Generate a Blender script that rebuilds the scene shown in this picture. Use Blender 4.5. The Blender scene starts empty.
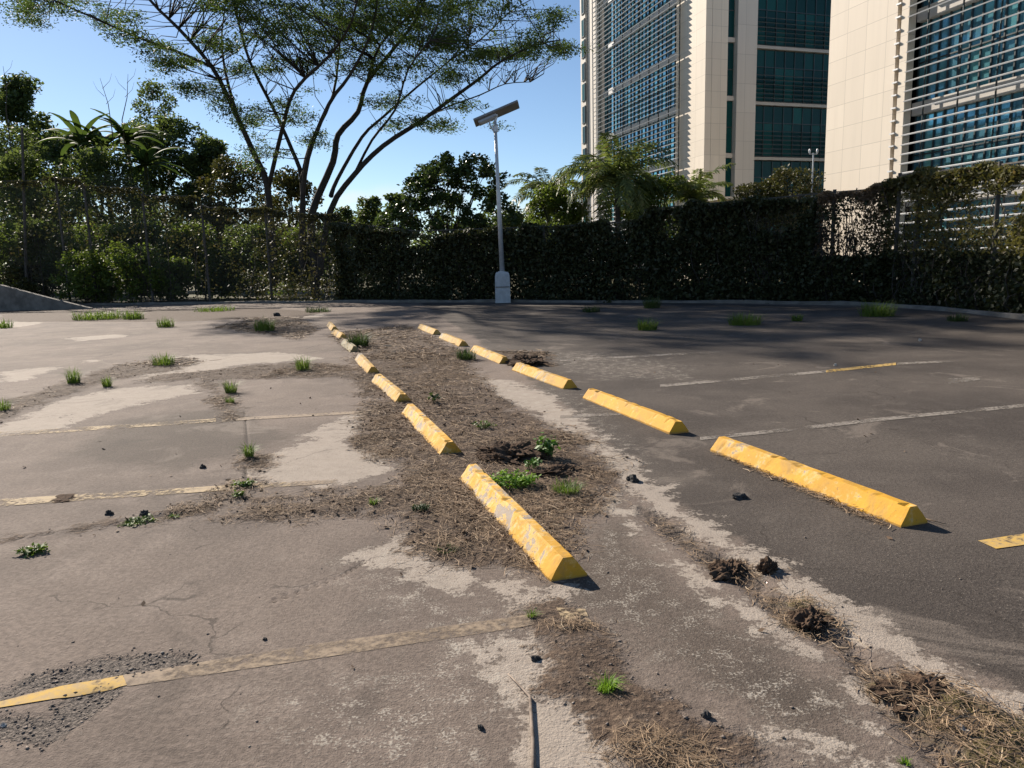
import bpy, math, random
import numpy as np
from mathutils import Vector, Matrix

random.seed(7)
RNG = np.random.default_rng(11)
SC = bpy.context.scene
COL = SC.collection
R = math.radians

# ------------------------------------------------------------------ camera
W, H, F = 1024, 768, 735.0
CAM = Vector((0.0, 0.0, 1.5))
PITCH, ROLL = math.atan((384 - 265) / F), 0.026
_f = Vector((0, math.cos(PITCH), -math.sin(PITCH)))
_u0 = Vector((0, math.sin(PITCH), math.cos(PITCH)))
_r0 = Vector((1, 0, 0))
_r = _r0 * math.cos(ROLL) - _u0 * math.sin(ROLL)
_u = _r0 * math.sin(ROLL) + _u0 * math.cos(ROLL)
cam = bpy.data.cameras.new('camera')
cam.sensor_width = 36
cam.lens = 36 * F / W
cam.clip_start = 0.05
cam.clip_end = 3000
camo = bpy.data.objects.new('camera', cam)
COL.objects.link(camo)
m = Matrix((( _r.x, _u.x, -_f.x), (_r.y, _u.y, -_f.y), (_r.z, _u.z, -_f.z))).to_4x4()
m.translation = CAM
camo.matrix_world = m
SC.camera = camo

# ------------------------------------------------------------------ sky and sun
SUN_AZ, SUN_EL = -40.0, 30.0          # degrees from +Y (left is negative)
world = bpy.data.worlds.new('World')
SC.world = world
world.use_nodes = True
_n = world.node_tree.nodes
_l = world.node_tree.links
sky = _n.new('ShaderNodeTexSky')
sky.sky_type = 'NISHITA'
sky.sun_disc = False
sky.sun_elevation = R(SUN_EL)
sky.sun_rotation = R(SUN_AZ)
sky.altitude = 1200
sky.air_density = 1.0
sky.dust_density = 0.25
sky.ozone_density = 2.6
# a few small clouds low over the horizon
_tc = _n.new('ShaderNodeTexCoord')
_mp = _n.new('ShaderNodeMapping'); _mp.inputs['Scale'].default_value = (7, 7, 16); _mp.inputs['Location'].default_value = (0.35, 0.1, 0.2)
_no = _n.new('ShaderNodeTexNoise'); _no.inputs['Scale'].default_value = 1.0; _no.inputs['Detail'].default_value = 6
_sx = _n.new('ShaderNodeSeparateXYZ')
_r1 = _n.new('ShaderNodeMapRange'); _r1.interpolation_type = 'SMOOTHSTEP'
for _i, _v in enumerate((0.075, 0.115, 1.0, 0.0)): _r1.inputs[1 + _i].default_value = _v
_r2 = _n.new('ShaderNodeMapRange'); _r2.interpolation_type = 'SMOOTHSTEP'
for _i, _v in enumerate((0.47, 0.60, 0.0, 0.85)): _r2.inputs[1 + _i].default_value = _v
_mu = _n.new('ShaderNodeMath'); _mu.operation = 'MULTIPLY'
_cm = _n.new('ShaderNodeMix'); _cm.data_type = 'RGBA'
_cm.inputs[7].default_value = (7.6, 7.7, 8.0, 1)
_l.new(_tc.outputs['Generated'], _mp.inputs[0]); _l.new(_mp.outputs[0], _no.inputs['Vector'])
_l.new(_tc.outputs['Generated'], _sx.inputs[0]); _l.new(_sx.outputs[2], _r1.inputs[0]); _l.new(_no.outputs['Fac'], _r2.inputs[0])
_l.new(_r1.outputs[0], _mu.inputs[0]); _l.new(_r2.outputs[0], _mu.inputs[1]); _l.new(_mu.outputs[0], _cm.inputs[0])
_l.new(sky.outputs[0], _cm.inputs[6])
_l.new(_cm.outputs[2], _n['Background'].inputs[0])
_n['Background'].inputs[1].default_value = 0.068

sun = bpy.data.lights.new('sun', 'SUN')
sun.energy = 5.0
sun.angle = R(0.53)
sun.color = (1.0, 0.90, 0.78)
suno = bpy.data.objects.new('sun', sun)
COL.objects.link(suno)
SUND = Vector((math.sin(R(SUN_AZ)) * math.cos(R(SUN_EL)), math.cos(R(SUN_AZ)) * math.cos(R(SUN_EL)), math.sin(R(SUN_EL))))
suno.rotation_euler = SUND.to_track_quat('Z', 'Y').to_euler()
suno.location = SUND * 60

SC.view_settings.view_transform = 'Standard'
SC.view_settings.look = 'None'
SC.view_settings.gamma = 1
SC.view_settings.use_curve_mapping = False
SC.view_settings.exposure = 0.85
SC.render.engine = 'CYCLES'
SC.cycles.max_bounces = 5
SC.cycles.diffuse_bounces = 3
SC.cycles.glossy_bounces = 3
SC.cycles.transmission_bounces = 3
SC.cycles.transparent_max_bounces = 12
SC.cycles.use_denoising = True


# ------------------------------------------------------------------ placing helpers
def ray(px, py):
    return _f + _r * ((px - W / 2) / F) - _u * ((py - H / 2) / F)


def at(px, py, z=0.0):
    """point of the place seen at a pixel, on the plane of height z"""
    d = ray(px, py)
    t = (z - CAM.z) / d.z
    return CAM + d * t


def aty(px, py, Y):
    d = ray(px, py)
    return CAM + d * (Y / d.y)


def tag(o, label=None, cat=None, group=None, kind=None):
    if label: o['label'] = label
    if cat: o['category'] = cat
    if group: o['group'] = group
    if kind: o['kind'] = kind
    return o


def empty(name, loc, label, cat, group=None):
    o = bpy.data.objects.new(name, None)
    o.location = loc
    o.empty_display_size = 0.2
    COL.objects.link(o)
    return tag(o, label, cat, group)


def link(name, me, mat, parent=None, loc=None):
    o = bpy.data.objects.new(name, me)
    if mat is not None and not me.materials:
        me.materials.append(mat)
    COL.objects.link(o)
    if loc is not None:
        o.location = loc
    if parent is not None:
        o.parent = parent
    return o


class MB:
    """collects simple shapes into one mesh; coordinates are relative to org"""
    def __init__(self, org=(0, 0, 0)):
        self.v, self.f = [], []
        self.org = Vector(org)

    def add(self, vs, fs):
        n = len(self.v)
        self.v += [tuple(Vector(p) - self.org) for p in vs]
        self.f += [tuple(i + n for i in f) for f in fs]

    def box(self, c, ax, ay, az, sx, sy, sz):
        """box centred at c with half extents along three axes"""
        c, ax, ay, az = Vector(c), Vector(ax), Vector(ay), Vector(az)
        vs = [c + ax * (sx * i) + ay * (sy * j) + az * (sz * k) for k in (-1, 1) for j in (-1, 1) for i in (-1, 1)]
        self.add(vs, [(0, 2, 3, 1), (4, 5, 7, 6), (0, 1, 5, 4), (2, 6, 7, 3), (0, 4, 6, 2), (1, 3, 7, 5)])

    def bar(self, a, b, w, h=None, up=(0, 0, 1)):
        a, b = Vector(a), Vector(b)
        h = w if h is None else h
        d = (b - a)
        L = d.length
        d.normalize()
        up = Vector(up)
        s = d.cross(up)
        if s.length < 1e-4:
            s = d.cross(Vector((1, 0, 0)))
        s.normalize()
        t = s.cross(d)
        self.box((a + b) / 2, d, s, t, L / 2, w / 2, h / 2)

    def tube(self, pts, rad, n=6, cap=True):
        pts = [Vector(p) for p in pts]
        vs, fs = [], []
        side = None
        for i, p in enumerate(pts):
            d = (pts[min(i + 1, len(pts) - 1)] - pts[max(i - 1, 0)])
            if d.length < 1e-7:
                d = Vector((0, 0, 1))
            d.normalize()
            if side is None:
                side = d.cross(Vector((0.3, 1, 0.2)))
            side = side - d * side.dot(d)
            if side.length < 1e-5:
                side = d.cross(Vector((1, 0.2, 0)))
            side.normalize()
            o2 = d.cross(side)
            for k in range(n):
                a = 2 * math.pi * k / n
                vs.append(p + (side * math.cos(a) + o2 * math.sin(a)) * rad[i])
            if i:
                for k in range(n):
                    a0, a1 = (i - 1) * n + k, (i - 1) * n + (k + 1) % n
                    fs.append((a0, a1, a1 + n, a0 + n))
        if cap:
            fs.append(tuple(range(n))[::-1])
            fs.append(tuple(range(len(vs) - n, len(vs))))
        self.add(vs, fs)

    def mesh(self, name, smooth=False):
        me = bpy.data.meshes.new(name)
        me.from_pydata(self.v, [], self.f)
        me.update()
        if smooth:
            me.polygons.foreach_set('use_smooth', [True] * len(me.polygons))
        return me

    def build(self, name, mat, parent=None, smooth=False, loc=None):
        return link(name, self.mesh(name, smooth), mat, parent, loc)


def fast_mesh(name, verts, faces, smooth=False):
    """verts (n,3), faces (m,k) numpy"""
    me = bpy.data.meshes.new(name)
    verts = np.ascontiguousarray(verts, dtype=np.float32)
    faces = np.ascontiguousarray(faces, dtype=np.int32)
    k = faces.shape[1]
    me.vertices.add(len(verts))
    me.vertices.foreach_set('co', verts.ravel())
    me.loops.add(faces.size)
    me.loops.foreach_set('vertex_index', faces.ravel())
    me.polygons.add(len(faces))
    me.polygons.foreach_set('loop_start', np.arange(0, faces.size, k, dtype=np.int32))
    try:
        me.polygons.foreach_set('loop_total', np.full(len(faces), k, dtype=np.int32))
    except Exception:
        pass
    if smooth:
        me.polygons.foreach_set('use_smooth', np.ones(len(faces), dtype=bool))
    me.update(calc_edges=True)
    me.validate()
    return me


def unit(a):
    return a / np.maximum(np.linalg.norm(a, axis=1, keepdims=True), 1e-9)


def leaf_quads(C, L, Wd, up=0.4, droop=0.0, rng=RNG):
    """one pointed leaf per centre: returns (verts, faces)"""
    n = len(C)
    nor = rng.normal(size=(n, 3))
    nor[:, 2] = np.abs(nor[:, 2]) + up
    nor = unit(nor)
    d = rng.normal(size=(n, 3))
    d[:, 2] -= droop
    d = unit(d - nor * np.sum(d * nor, 1, keepdims=True))
    s = np.cross(nor, d)
    k = rng.uniform(0.6, 1.3, (n, 1))
    l, w = d * (L * k / 2), s * (Wd * k / 2)
    V = np.stack([C - l, C - l * 0.1 + w, C + l, C - l * 0.1 - w], 1).reshape(-1, 3)
    Fc = np.arange(4 * n).reshape(n, 4)
    return V, Fc


def merge(parts):
    vs, fs, o = [], [], 0
    for v, f in parts:
        vs.append(v)
        fs.append(f + o)
        o += len(v)
    return np.concatenate(vs), np.concatenate(fs)


def blob_points(clumps, n, rng=RNG, flat=1.0, shell=0.35):
    """n points scattered in clumps [(x,y,z,rx,ry,rz)], weighted by volume"""
    cl = np.array(clumps, dtype=float)
    w = (cl[:, 3] * cl[:, 4] * cl[:, 5]) ** 0.75
    idx = rng.choice(len(cl), size=n, p=w / w.sum())
    p = unit(rng.normal(size=(n, 3)))
    r = rng.uniform(shell, 1, (n, 1)) ** 0.6 + rng.normal(0, 0.10, (n, 1))
    return cl[idx, :3] + p * r * cl[idx, 3:6]


# value noise, used for the lie of the ground and for ragged shapes
def _hash(ix, iy):
    h = (ix * 374761393 + iy * 668265263) & 0xffffffff
    h = ((h ^ (h >> 13)) * 1274126177) & 0xffffffff
    return ((h ^ (h >> 16)) & 0xffff) / 65535.0


def vnoise(x, y):
    ix, iy = np.floor(x).astype(np.int64), np.floor(y).astype(np.int64)
    fx, fy = x - ix, y - iy
    fx, fy = fx * fx * (3 - 2 * fx), fy * fy * (3 - 2 * fy)
    a, b = _hash(ix, iy), _hash(ix + 1, iy)
    c, d = _hash(ix, iy + 1), _hash(ix + 1, iy + 1)
    return (a + (b - a) * fx) * (1 - fy) + (c + (d - c) * fx) * fy


def fnoise(x, y, s, o=3):
    t, amp, tot = 0, 1.0, 0
    for i in range(o):
        t = t + amp * vnoise(x * s + 17.3 * i + 100, y * s - 9.1 * i + 100)
        tot += amp
        amp *= 0.5
        s *= 2.1
    return t / tot


# ------------------------------------------------------------------ materials
def new_mat(name):
    mt = bpy.data.materials.new(name)
    mt.use_nodes = True
    nt = mt.node_tree
    b = nt.nodes['Principled BSDF']
    return mt, nt, b


def nd(nt, typ, **kw):
    x = nt.nodes.new(typ)
    for k, v in kw.items():
        if k.startswith('i_'):
            key = k[2:]
            x.inputs[int(key) if key.isdigit() else key].default_value = v
        else:
            setattr(x, k, v)
    return x


def noise(nt, vec, scale, detail=4, rough=0.55, dist=0.0):
    x = nd(nt, 'ShaderNodeTexNoise')
    x.inputs['Scale'].default_value = scale
    x.inputs['Detail'].default_value = detail
    x.inputs['Roughness'].default_value = rough
    x.inputs['Distortion'].default_value = dist
    if vec is not None:
        nt.links.new(vec, x.inputs['Vector'])
    return x.outputs['Fac']


def mrange(nt, val, a, b, c=0.0, d=1.0, smooth=True):
    x = nd(nt, 'ShaderNodeMapRange')
    x.interpolation_type = 'SMOOTHSTEP' if smooth else 'LINEAR'
    nt.links.new(val, x.inputs[0])
    for i, v in enumerate((a, b, c, d)):
        x.inputs[1 + i].default_value = v
    return x.outputs[0]


def math_(nt, op, a, b=None):
    x = nd(nt, 'ShaderNodeMath', operation=op)
    for i, v in enumerate((a, b)):
        if v is None: continue
        if isinstance(v, (int, float)):
            x.inputs[i].default_value = v
        else:
            nt.links.new(v, x.inputs[i])
    return x.outputs[0]


def mixc(nt, fac, a, b, blend='MIX'):
    x = nd(nt, 'ShaderNodeMix', data_type='RGBA', blend_type=blend)
    for sock, v in ((x.inputs[0], fac), (x.inputs[6], a), (x.inputs[7], b)):
        if isinstance(v, (int, float)):
            sock.default_value = v
        elif isinstance(v, (tuple, list)):
            sock.default_value = (*v, 1.0) if len(v) == 3 else v
        else:
            nt.links.new(v, sock)
    return x.outputs[2]


def attr(nt, name):
    x = nd(nt, 'ShaderNodeAttribute', attribute_name=name)
    return x.outputs['Fac']


def bump(nt, b, height, strength=0.3, dist=0.01):
    x = nd(nt, 'ShaderNodeBump')
    x.inputs['Strength'].default_value = strength
    x.inputs['Distance'].default_value = dist
    nt.links.new(height, x.inputs['Height'])
    nt.links.new(x.outputs[0], b.inputs['Normal'])


def leaf_mat(name, c1, c2, c3=None, trans=0.35, rough=0.55, spec=0.3):
    mt, nt, b = new_mat(name)
    g = nd(nt, 'ShaderNodeNewGeometry')
    rp = nd(nt, 'ShaderNodeValToRGB')
    e = rp.color_ramp.elements
    e[0].color, e[1].color = (*c1, 1), (*c2, 1)
    if c3:
        x = e.new(0.93); x.color = (*c2, 1)
        e[-1].color = (*c3, 1)
    nt.links.new(g.outputs['Random Per Island'], rp.inputs[0])
    tc = nd(nt, 'ShaderNodeTexCoord')
    big = noise(nt, tc.outputs['Object'], 0.7, 3)
    col = mixc(nt, mrange(nt, big, 0.35, 0.7), rp.outputs[0], mixc(nt, 0.5, rp.outputs[0], c2))
    nt.links.new(col, b.inputs['Base Color'])
    b.inputs['Roughness'].default_value = rough
    b.inputs['Specular IOR Level'].default_value = spec
    tr = nd(nt, 'ShaderNodeBsdfTranslucent')
    nt.links.new(mixc(nt, 1.0, col, (1.0, 1.0, 0.55), 'MULTIPLY'), tr.inputs[0])
    ms = nd(nt, 'ShaderNodeMixShader')
    ms.inputs[0].default_value = trans
    nt.links.new(b.outputs[0], ms.inputs[1])
    nt.links.new(tr.outputs[0], ms.inputs[2])
    nt.links.new(ms.outputs[0], nt.nodes['Material Output'].inputs[0])
    return mt


def plain_mat(name, col, col2=None, scale=6.0, rough=0.8, metal=0.0, spec=0.4, bmp=0.0, bscale=30):
    mt, nt, b = new_mat(name)
    tc = nd(nt, 'ShaderNodeTexCoord')
    if col2 is None:
        col2 = tuple(c * 0.75 for c in col)
    n1 = noise(nt, tc.outputs['Object'], scale, 6, 0.6)
    nt.links.new(mixc(nt, mrange(nt, n1, 0.3, 0.7), col, col2), b.inputs['Base Color'])
    b.inputs['Roughness'].default_value = rough
    b.inputs['Metallic'].default_value = metal
    b.inputs['Specular IOR Level'].default_value = spec
    if bmp:
        bump(nt, b, noise(nt, tc.outputs['Object'], bscale, 5), bmp, 0.02)
    return mt


M = {}
M['hedge'] = leaf_mat('hedge_leaf', (0.026, 0.032, 0.013), (0.055, 0.062, 0.024), (0.09, 0.07, 0.042), 0.2)
M['vine'] = leaf_mat('vine_leaf', (0.05, 0.055, 0.02), (0.09, 0.09, 0.03), (0.13, 0.09, 0.05), 0.3)
M['dryvine'] = leaf_mat('dry_vine', (0.15, 0.105, 0.07), (0.27, 0.19, 0.13), (0.08, 0.085, 0.035), 0.4)
M['fvine'] = leaf_mat('fence_vine', (0.045, 0.05, 0.022), (0.08, 0.075, 0.035), (0.12, 0.085, 0.05), 0.35)
M['rvine'] = leaf_mat('olive_vine', (0.09, 0.095, 0.035), (0.15, 0.135, 0.06), (0.22, 0.15, 0.09), 0.42)
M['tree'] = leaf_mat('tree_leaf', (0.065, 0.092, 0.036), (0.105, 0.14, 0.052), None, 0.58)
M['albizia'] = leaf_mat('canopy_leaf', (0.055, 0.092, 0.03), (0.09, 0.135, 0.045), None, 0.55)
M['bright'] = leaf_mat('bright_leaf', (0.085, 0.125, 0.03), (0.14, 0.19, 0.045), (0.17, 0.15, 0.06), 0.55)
M['rubber'] = leaf_mat('rubber_leaf', (0.045, 0.072, 0.028), (0.07, 0.105, 0.038), None, 0.45, 0.35, 0.4)
M['palm'] = leaf_mat('palm_leaf', (0.10, 0.14, 0.055), (0.17, 0.21, 0.08), (0.22, 0.15, 0.08), 0.45, 0.4)
M['weed'] = leaf_mat('weed_leaf', (0.14, 0.26, 0.03), (0.23, 0.38, 0.05), None, 0.4)
M['grass'] = leaf_mat('grass_blade', (0.09, 0.15, 0.03), (0.16, 0.24, 0.05), (0.32, 0.26, 0.13), 0.4)
M['straw'] = leaf_mat('dry_straw', (0.10, 0.066, 0.042), (0.36, 0.255, 0.16), (0.62, 0.50, 0.35), 0.0, 0.8, 0.2)
M['litter'] = leaf_mat('dead_leaf', (0.07, 0.046, 0.03), (0.17, 0.11, 0.068), (0.34, 0.26, 0.18), 0.0, 0.8, 0.2)
M['bark'] = plain_mat('bark', (0.10, 0.08, 0.06), (0.055, 0.045, 0.035), 4, 0.9, bmp=0.5, bscale=12)
M['darkbark'] = plain_mat('dark_bark', (0.05, 0.042, 0.034), (0.03, 0.025, 0.02), 4, 0.9, bmp=0.5, bscale=12)
M['soil'] = plain_mat('soil', (0.115, 0.075, 0.05), (0.06, 0.04, 0.027), 25, 0.95, spec=0.1, bmp=0.8, bscale=60)
M['stone'] = plain_mat('asphalt_lump', (0.05, 0.046, 0.042), (0.03, 0.028, 0.026), 40, 0.9, bmp=0.5, bscale=80)
M['palestone'] = plain_mat('pale_chip', (0.5, 0.46, 0.4), (0.36, 0.33, 0.29), 40, 0.9)
M['crumb'] = leaf_mat('crumbs', (0.12, 0.10, 0.085), (0.26, 0.215, 0.18), (0.44, 0.39, 0.33), 0.0, 0.9, 0.2)
M['galv'] = plain_mat('galvanised_steel', (0.62, 0.63, 0.64), (0.5, 0.51, 0.52), 8, 0.45, 0.35)
M['wire'] = plain_mat('fence_wire', (0.14, 0.13, 0.115), (0.09, 0.08, 0.07), 5, 0.7, 0.2)
M['post'] = plain_mat('concrete_post', (0.10, 0.09, 0.078), (0.06, 0.055, 0.048), 7, 0.9, bmp=0.3)
M['greyconc'] = plain_mat('grey_concrete', (0.21, 0.19, 0.165), (0.11, 0.10, 0.085), 2.2, 0.9, bmp=0.35, bscale=20)
M['boxpaint'] = plain_mat('box_concrete', (0.55, 0.56, 0.56), (0.42, 0.43, 0.43), 5, 0.75, bmp=0.2)
M['panelback'] = plain_mat('panel_back', (0.32, 0.29, 0.27), (0.26, 0.24, 0.22), 5, 0.5, 0.3)
M['solar'] = plain_mat('solar_cells', (0.012, 0.018, 0.05), (0.008, 0.012, 0.03), 5, 0.15)
M['lamp'] = plain_mat('lamp_lens', (0.6, 0.6, 0.58), (0.5, 0.5, 0.5), 5, 0.3)
M['alu'] = plain_mat('louvre_metal', (0.66, 0.66, 0.65), (0.58, 0.58, 0.57), 1.2, 0.45, 0.1)
M['blade'] = plain_mat('grey_blade', (0.52, 0.53, 0.54), (0.45, 0.46, 0.47), 1.2, 0.5)
M['mull'] = plain_mat('mullion', (0.05, 0.06, 0.065), (0.04, 0.05, 0.05), 2, 0.4, 0.3)
M['slabband'] = plain_mat('floor_band', (0.52, 0.49, 0.44), (0.45, 0.42, 0.38), 1, 0.7)
M['void'] = plain_mat('dark_interior', (0.012, 0.016, 0.018), (0.02, 0.022, 0.022), 1, 0.9)


def stop_mat():
    mt, nt, b = new_mat('worn_yellow_paint')
    tc = nd(nt, 'ShaderNodeTexCoord')
    oi = nd(nt, 'ShaderNodeObjectInfo')
    off = nd(nt, 'ShaderNodeVectorMath', operation='MULTIPLY_ADD')
    nt.links.new(tc.outputs['Object'], off.inputs[0])
    off.inputs[1].default_value = (1, 1, 1)
    cmb = nd(nt, 'ShaderNodeCombineXYZ')
    nt.links.new(math_(nt, 'MULTIPLY', oi.outputs['Random'], 37.0), cmb.inputs[0])
    nt.links.new(math_(nt, 'MULTIPLY', oi.outputs['Random'], 11.0), cmb.inputs[1])
    nt.links.new(cmb.outputs[0], off.inputs[2])
    v = off.outputs[0]
    wear = attr_obj(nt, 'wear')
    dull = attr_obj(nt, 'dull')
    n1 = noise(nt, v, 7, 6, 0.65, 0.4)
    n2 = noise(nt, v, 38, 4, 0.6)
    sep = nd(nt, 'ShaderNodeSeparateXYZ')
    nt.links.new(tc.outputs['Object'], sep.inputs[0])
    nearend = mrange(nt, sep.outputs[0], 0.25, 0.75)          # paint lasted better at the near end
    w = math_(nt, 'ADD', n1, math_(nt, 'MULTIPLY', math_(nt, 'SUBTRACT', n2, 0.5), 0.35))
    w = math_(nt, 'ADD', w, math_(nt, 'MULTIPLY', nearend, -0.09))
    w = math_(nt, 'ADD', w, wear)
    chip = mrange(nt, w, 0.595, 0.635)
    faded = mrange(nt, w, 0.46, 0.62)
    yel = mixc(nt, mrange(nt, noise(nt, v, 3, 4), 0.3, 0.7), (0.63, 0.335, 0.028), (0.52, 0.275, 0.032))
    yel = mixc(nt, math_(nt, 'MULTIPLY', faded, 0.75), yel, (0.66, 0.47, 0.20))
    conc = mixc(nt, n2, (0.26, 0.21, 0.165), (0.42, 0.35, 0.28))
    col = mixc(nt, chip, yel, conc)
    dirt = mrange(nt, noise(nt, v, 60, 3), 0.62, 0.72)
    col = mixc(nt, math_(nt, 'MULTIPLY', dirt, 0.5), col, (0.16, 0.11, 0.06))
    grime = mrange(nt, noise(nt, v, 4.5, 6, 0.7, 0.6), 0.48, 0.68)
    col = mixc(nt, math_(nt, 'MULTIPLY', grime, 0.58), col, (0.30, 0.19, 0.075))
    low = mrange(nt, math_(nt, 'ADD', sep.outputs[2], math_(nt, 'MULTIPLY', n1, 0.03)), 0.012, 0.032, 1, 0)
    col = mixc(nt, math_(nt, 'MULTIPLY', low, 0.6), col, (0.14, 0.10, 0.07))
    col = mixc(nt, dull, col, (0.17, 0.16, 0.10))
    nt.links.new(col, b.inputs['Base Color'])
    b.inputs['Roughness'].default_value = 0.75
    b.inputs['Specular IOR Level'].default_value = 0.25
    hgt = math_(nt, 'ADD', math_(nt, 'MULTIPLY', chip, -0.5), math_(nt, 'MULTIPLY', n2, 0.5))
    bump(nt, b, hgt, 0.5, 0.006)
    return mt


def attr_obj(nt, name):
    x = nd(nt, 'ShaderNodeAttribute', attribute_name=name)
    x.attribute_type = 'OBJECT'
    return x.outputs['Fac']


M['stop'] = stop_mat()


def clad_mat(name, c, pw, ph, rot):
    """large pale cladding panels with thin joints"""
    mt, nt, b = new_mat(name)
    tc = nd(nt, 'ShaderNodeTexCoord')
    mp = nd(nt, 'ShaderNodeMapping')
    mp.inputs['Rotation'].default_value = rot
    nt.links.new(tc.outputs['UV'], mp.inputs[0])
    br = nd(nt, 'ShaderNodeTexBrick', offset=0.0, squash=1.0)
    br.inputs['Scale'].default_value = 1.0
    br.inputs['Brick Width'].default_value = pw
    br.inputs['Row Height'].default_value = ph
    br.inputs['Mortar Size'].default_value = 0.014
    br.inputs['Mortar Smooth'].default_value = 0.2
    br.inputs['Color1'].default_value = (*c, 1)
    br.inputs['Color2'].default_value = (*[x * 0.93 for x in c], 1)
    br.inputs['Mortar'].default_value = (*[x * 0.66 for x in c], 1)
    nt.links.new(mp.outputs[0], br.inputs['Vector'])
    ms_ = nd(nt, 'ShaderNodeMapping'); ms_.inputs['Scale'].default_value = (2.2, 0.16, 1)
    nt.links.new(tc.outputs['UV'], ms_.inputs[0])
    st = noise(nt, ms_.outputs[0], 1.0, 6, 0.65)
    nt.links.new(mixc(nt, mrange(nt, st, 0.4, 0.75, 0, 0.25), br.outputs['Color'], tuple(x * 0.75 for x in c)), b.inputs['Base Color'])
    b.inputs['Roughness'].default_value = 0.7
    b.inputs['Specular IOR Level'].default_value = 0.3
    bump(nt, b, br.outputs['Fac'], -0.4, 0.01)
    return mt


M['clad'] = clad_mat('cream_cladding', (0.74, 0.65, 0.53), 1.25, 1.1, (0, 0, 0))
M['cladw'] = clad_mat('pale_cladding', (0.62, 0.57, 0.50), 1.6, 2.0, (0, 0, 0))


def glass_mat(name, c1, c2, rough=0.06, metal=0.0, ior=1.6):
    mt, nt, b = new_mat(name)
    oi = nd(nt, 'ShaderNodeObjectInfo')
    tc = nd(nt, 'ShaderNodeTexCoord')
    rr = nd(nt, 'ShaderNodeNewGeometry').outputs['Random Per Island']
    v = math_(nt, 'FRACT', math_(nt, 'ADD', math_(nt, 'MULTIPLY', oi.outputs['Random'], 3.7), rr))
    rp = nd(nt, 'ShaderNodeValToRGB')
    e = rp.color_ramp.elements
    e[0].color, e[1].color = (*c1, 1), (*c2, 1)
    e[0].position = 0.45
    nt.links.new(v, rp.inputs[0])
    nt.links.new(rp.outputs[0], b.inputs['Base Color'])
    b.inputs['Roughness'].default_value = rough
    b.inputs['IOR'].default_value = ior
    b.inputs['Specular IOR Level'].default_value = 0.5 if metal else 0.25
    b.inputs['Metallic'].default_value = metal
    bump(nt, b, noise(nt, tc.outputs['Object'], 0.8, 2), 0.05, 0.05)
    return mt


M['glass'] = glass_mat('teal_glass', (0.14, 0.35, 0.46), (0.20, 0.55, 0.62), 0.08, 0.6)
M['glassd'] = glass_mat('dark_teal_glass', (0.006, 0.040, 0.042), (0.012, 0.085, 0.082), 0.22, 0.0, 1.35)
M['darkblade'] = plain_mat('dark_blade', (0.06, 0.075, 0.08), (0.05, 0.06, 0.06), 2, 0.5)

# ------------------------------------------------------------------ regions of the ground
def poly(pts, z=0.0):
    return np.array([tuple(at(x, y, z))[:2] for x, y in pts])


def sdf_poly(P, pg):
    """signed distance in metres, positive inside"""
    d2 = np.full(len(P), 1e9)
    ins = np.zeros(len(P), dtype=bool)
    n = len(pg)
    for i in range(n):
        a, b = pg[i], pg[(i + 1) % n]
        ab = b - a
        ap = P - a
        t = np.clip((ap @ ab) / max(ab @ ab, 1e-12), 0, 1)
        q = ap - t[:, None] * ab
        d2 = np.minimum(d2, (q * q).sum(1))
        c = ((a[1] > P[:, 1]) != (b[1] > P[:, 1]))
        with np.errstate(divide='ignore', invalid='ignore'):
            xx = a[0] + (P[:, 1] - a[1]) * (b[0] - a[0]) / (b[1] - a[1])
        ins ^= c & (P[:, 0] < xx)
    d = np.sqrt(d2)
    return np.where(ins, d, -d)


def sdf_line(P, pts, w0, w1):
    """band along a polyline: half width minus distance"""
    best = np.full(len(P), -9.0)
    n = len(pts) - 1
    for i in range(n):
        a, b = pts[i], pts[i + 1]
        wa, wb = w0 + (w1 - w0) * i / n, w0 + (w1 - w0) * (i + 1) / n
        ab = b - a
        ap = P - a
        t = np.clip((ap @ ab) / max(ab @ ab, 1e-12), 0, 1)
        q = ap - t[:, None] * ab
        best = np.maximum(best, wa + (wb - wa) * t - np.sqrt((q * q).sum(1)))
    return best


DIRT = [poly(p) for p in (
    # straw strewn strip between the two rows of stops
    [(332, 333), (352, 357), (350, 381), (368, 402), (361, 440), (372, 458), (403, 464), (399, 487), (333, 497), (262, 508),
     (230, 520), (300, 516), (364, 515), (392, 522), (420, 550), (442, 561), (470, 566), (520, 562), (546, 580), (575, 560),
     (572, 529), (589, 508), (617, 487), (604, 458), (560, 432), (524, 410), (497, 396), (477, 374), (462, 352), (430, 336), (405, 326)],
    # bare earth at the bottom
    [(520, 606), (541, 637), (557, 662), (548, 690), (583, 704), (612, 722), (622, 775), (790, 790), (742, 728), (702, 712), (667, 687), (632, 672),
     (612, 641), (590, 622), (556, 606)],
    # left lot: strips where earth and weeds broke through
    [(-40, 440), (-40, 408), (0, 402), (47, 388), (117, 366), (185, 357), (206, 361), (180, 369), (120, 380), (76, 392), (30, 408)],
    [(219, 381), (236, 419), (226, 421), (206, 392), (190, 380), (140, 384), (150, 376), (297, 362), (354, 366), (356, 377), (300, 378)],
    [(240, 455), (262, 458), (258, 466), (236, 464)],
    [(225, 500), (200, 512), (120, 524), (60, 536), (0, 542), (0, 537), (70, 528), (150, 515), (215, 503), (240, 484), (256, 486), (250, 503), (340, 490), (340, 500)],
    [(214, 328), (262, 316), (300, 318), (318, 330), (300, 340), (255, 333)],
    [(0, 322), (0, 311), (120, 309), (260, 308), (330, 312), (300, 317), (170, 322), (70, 322)],
    # far right litter beside the stops
    [(500, 352), (547, 353), (550, 366), (520, 366)],
)]
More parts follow.
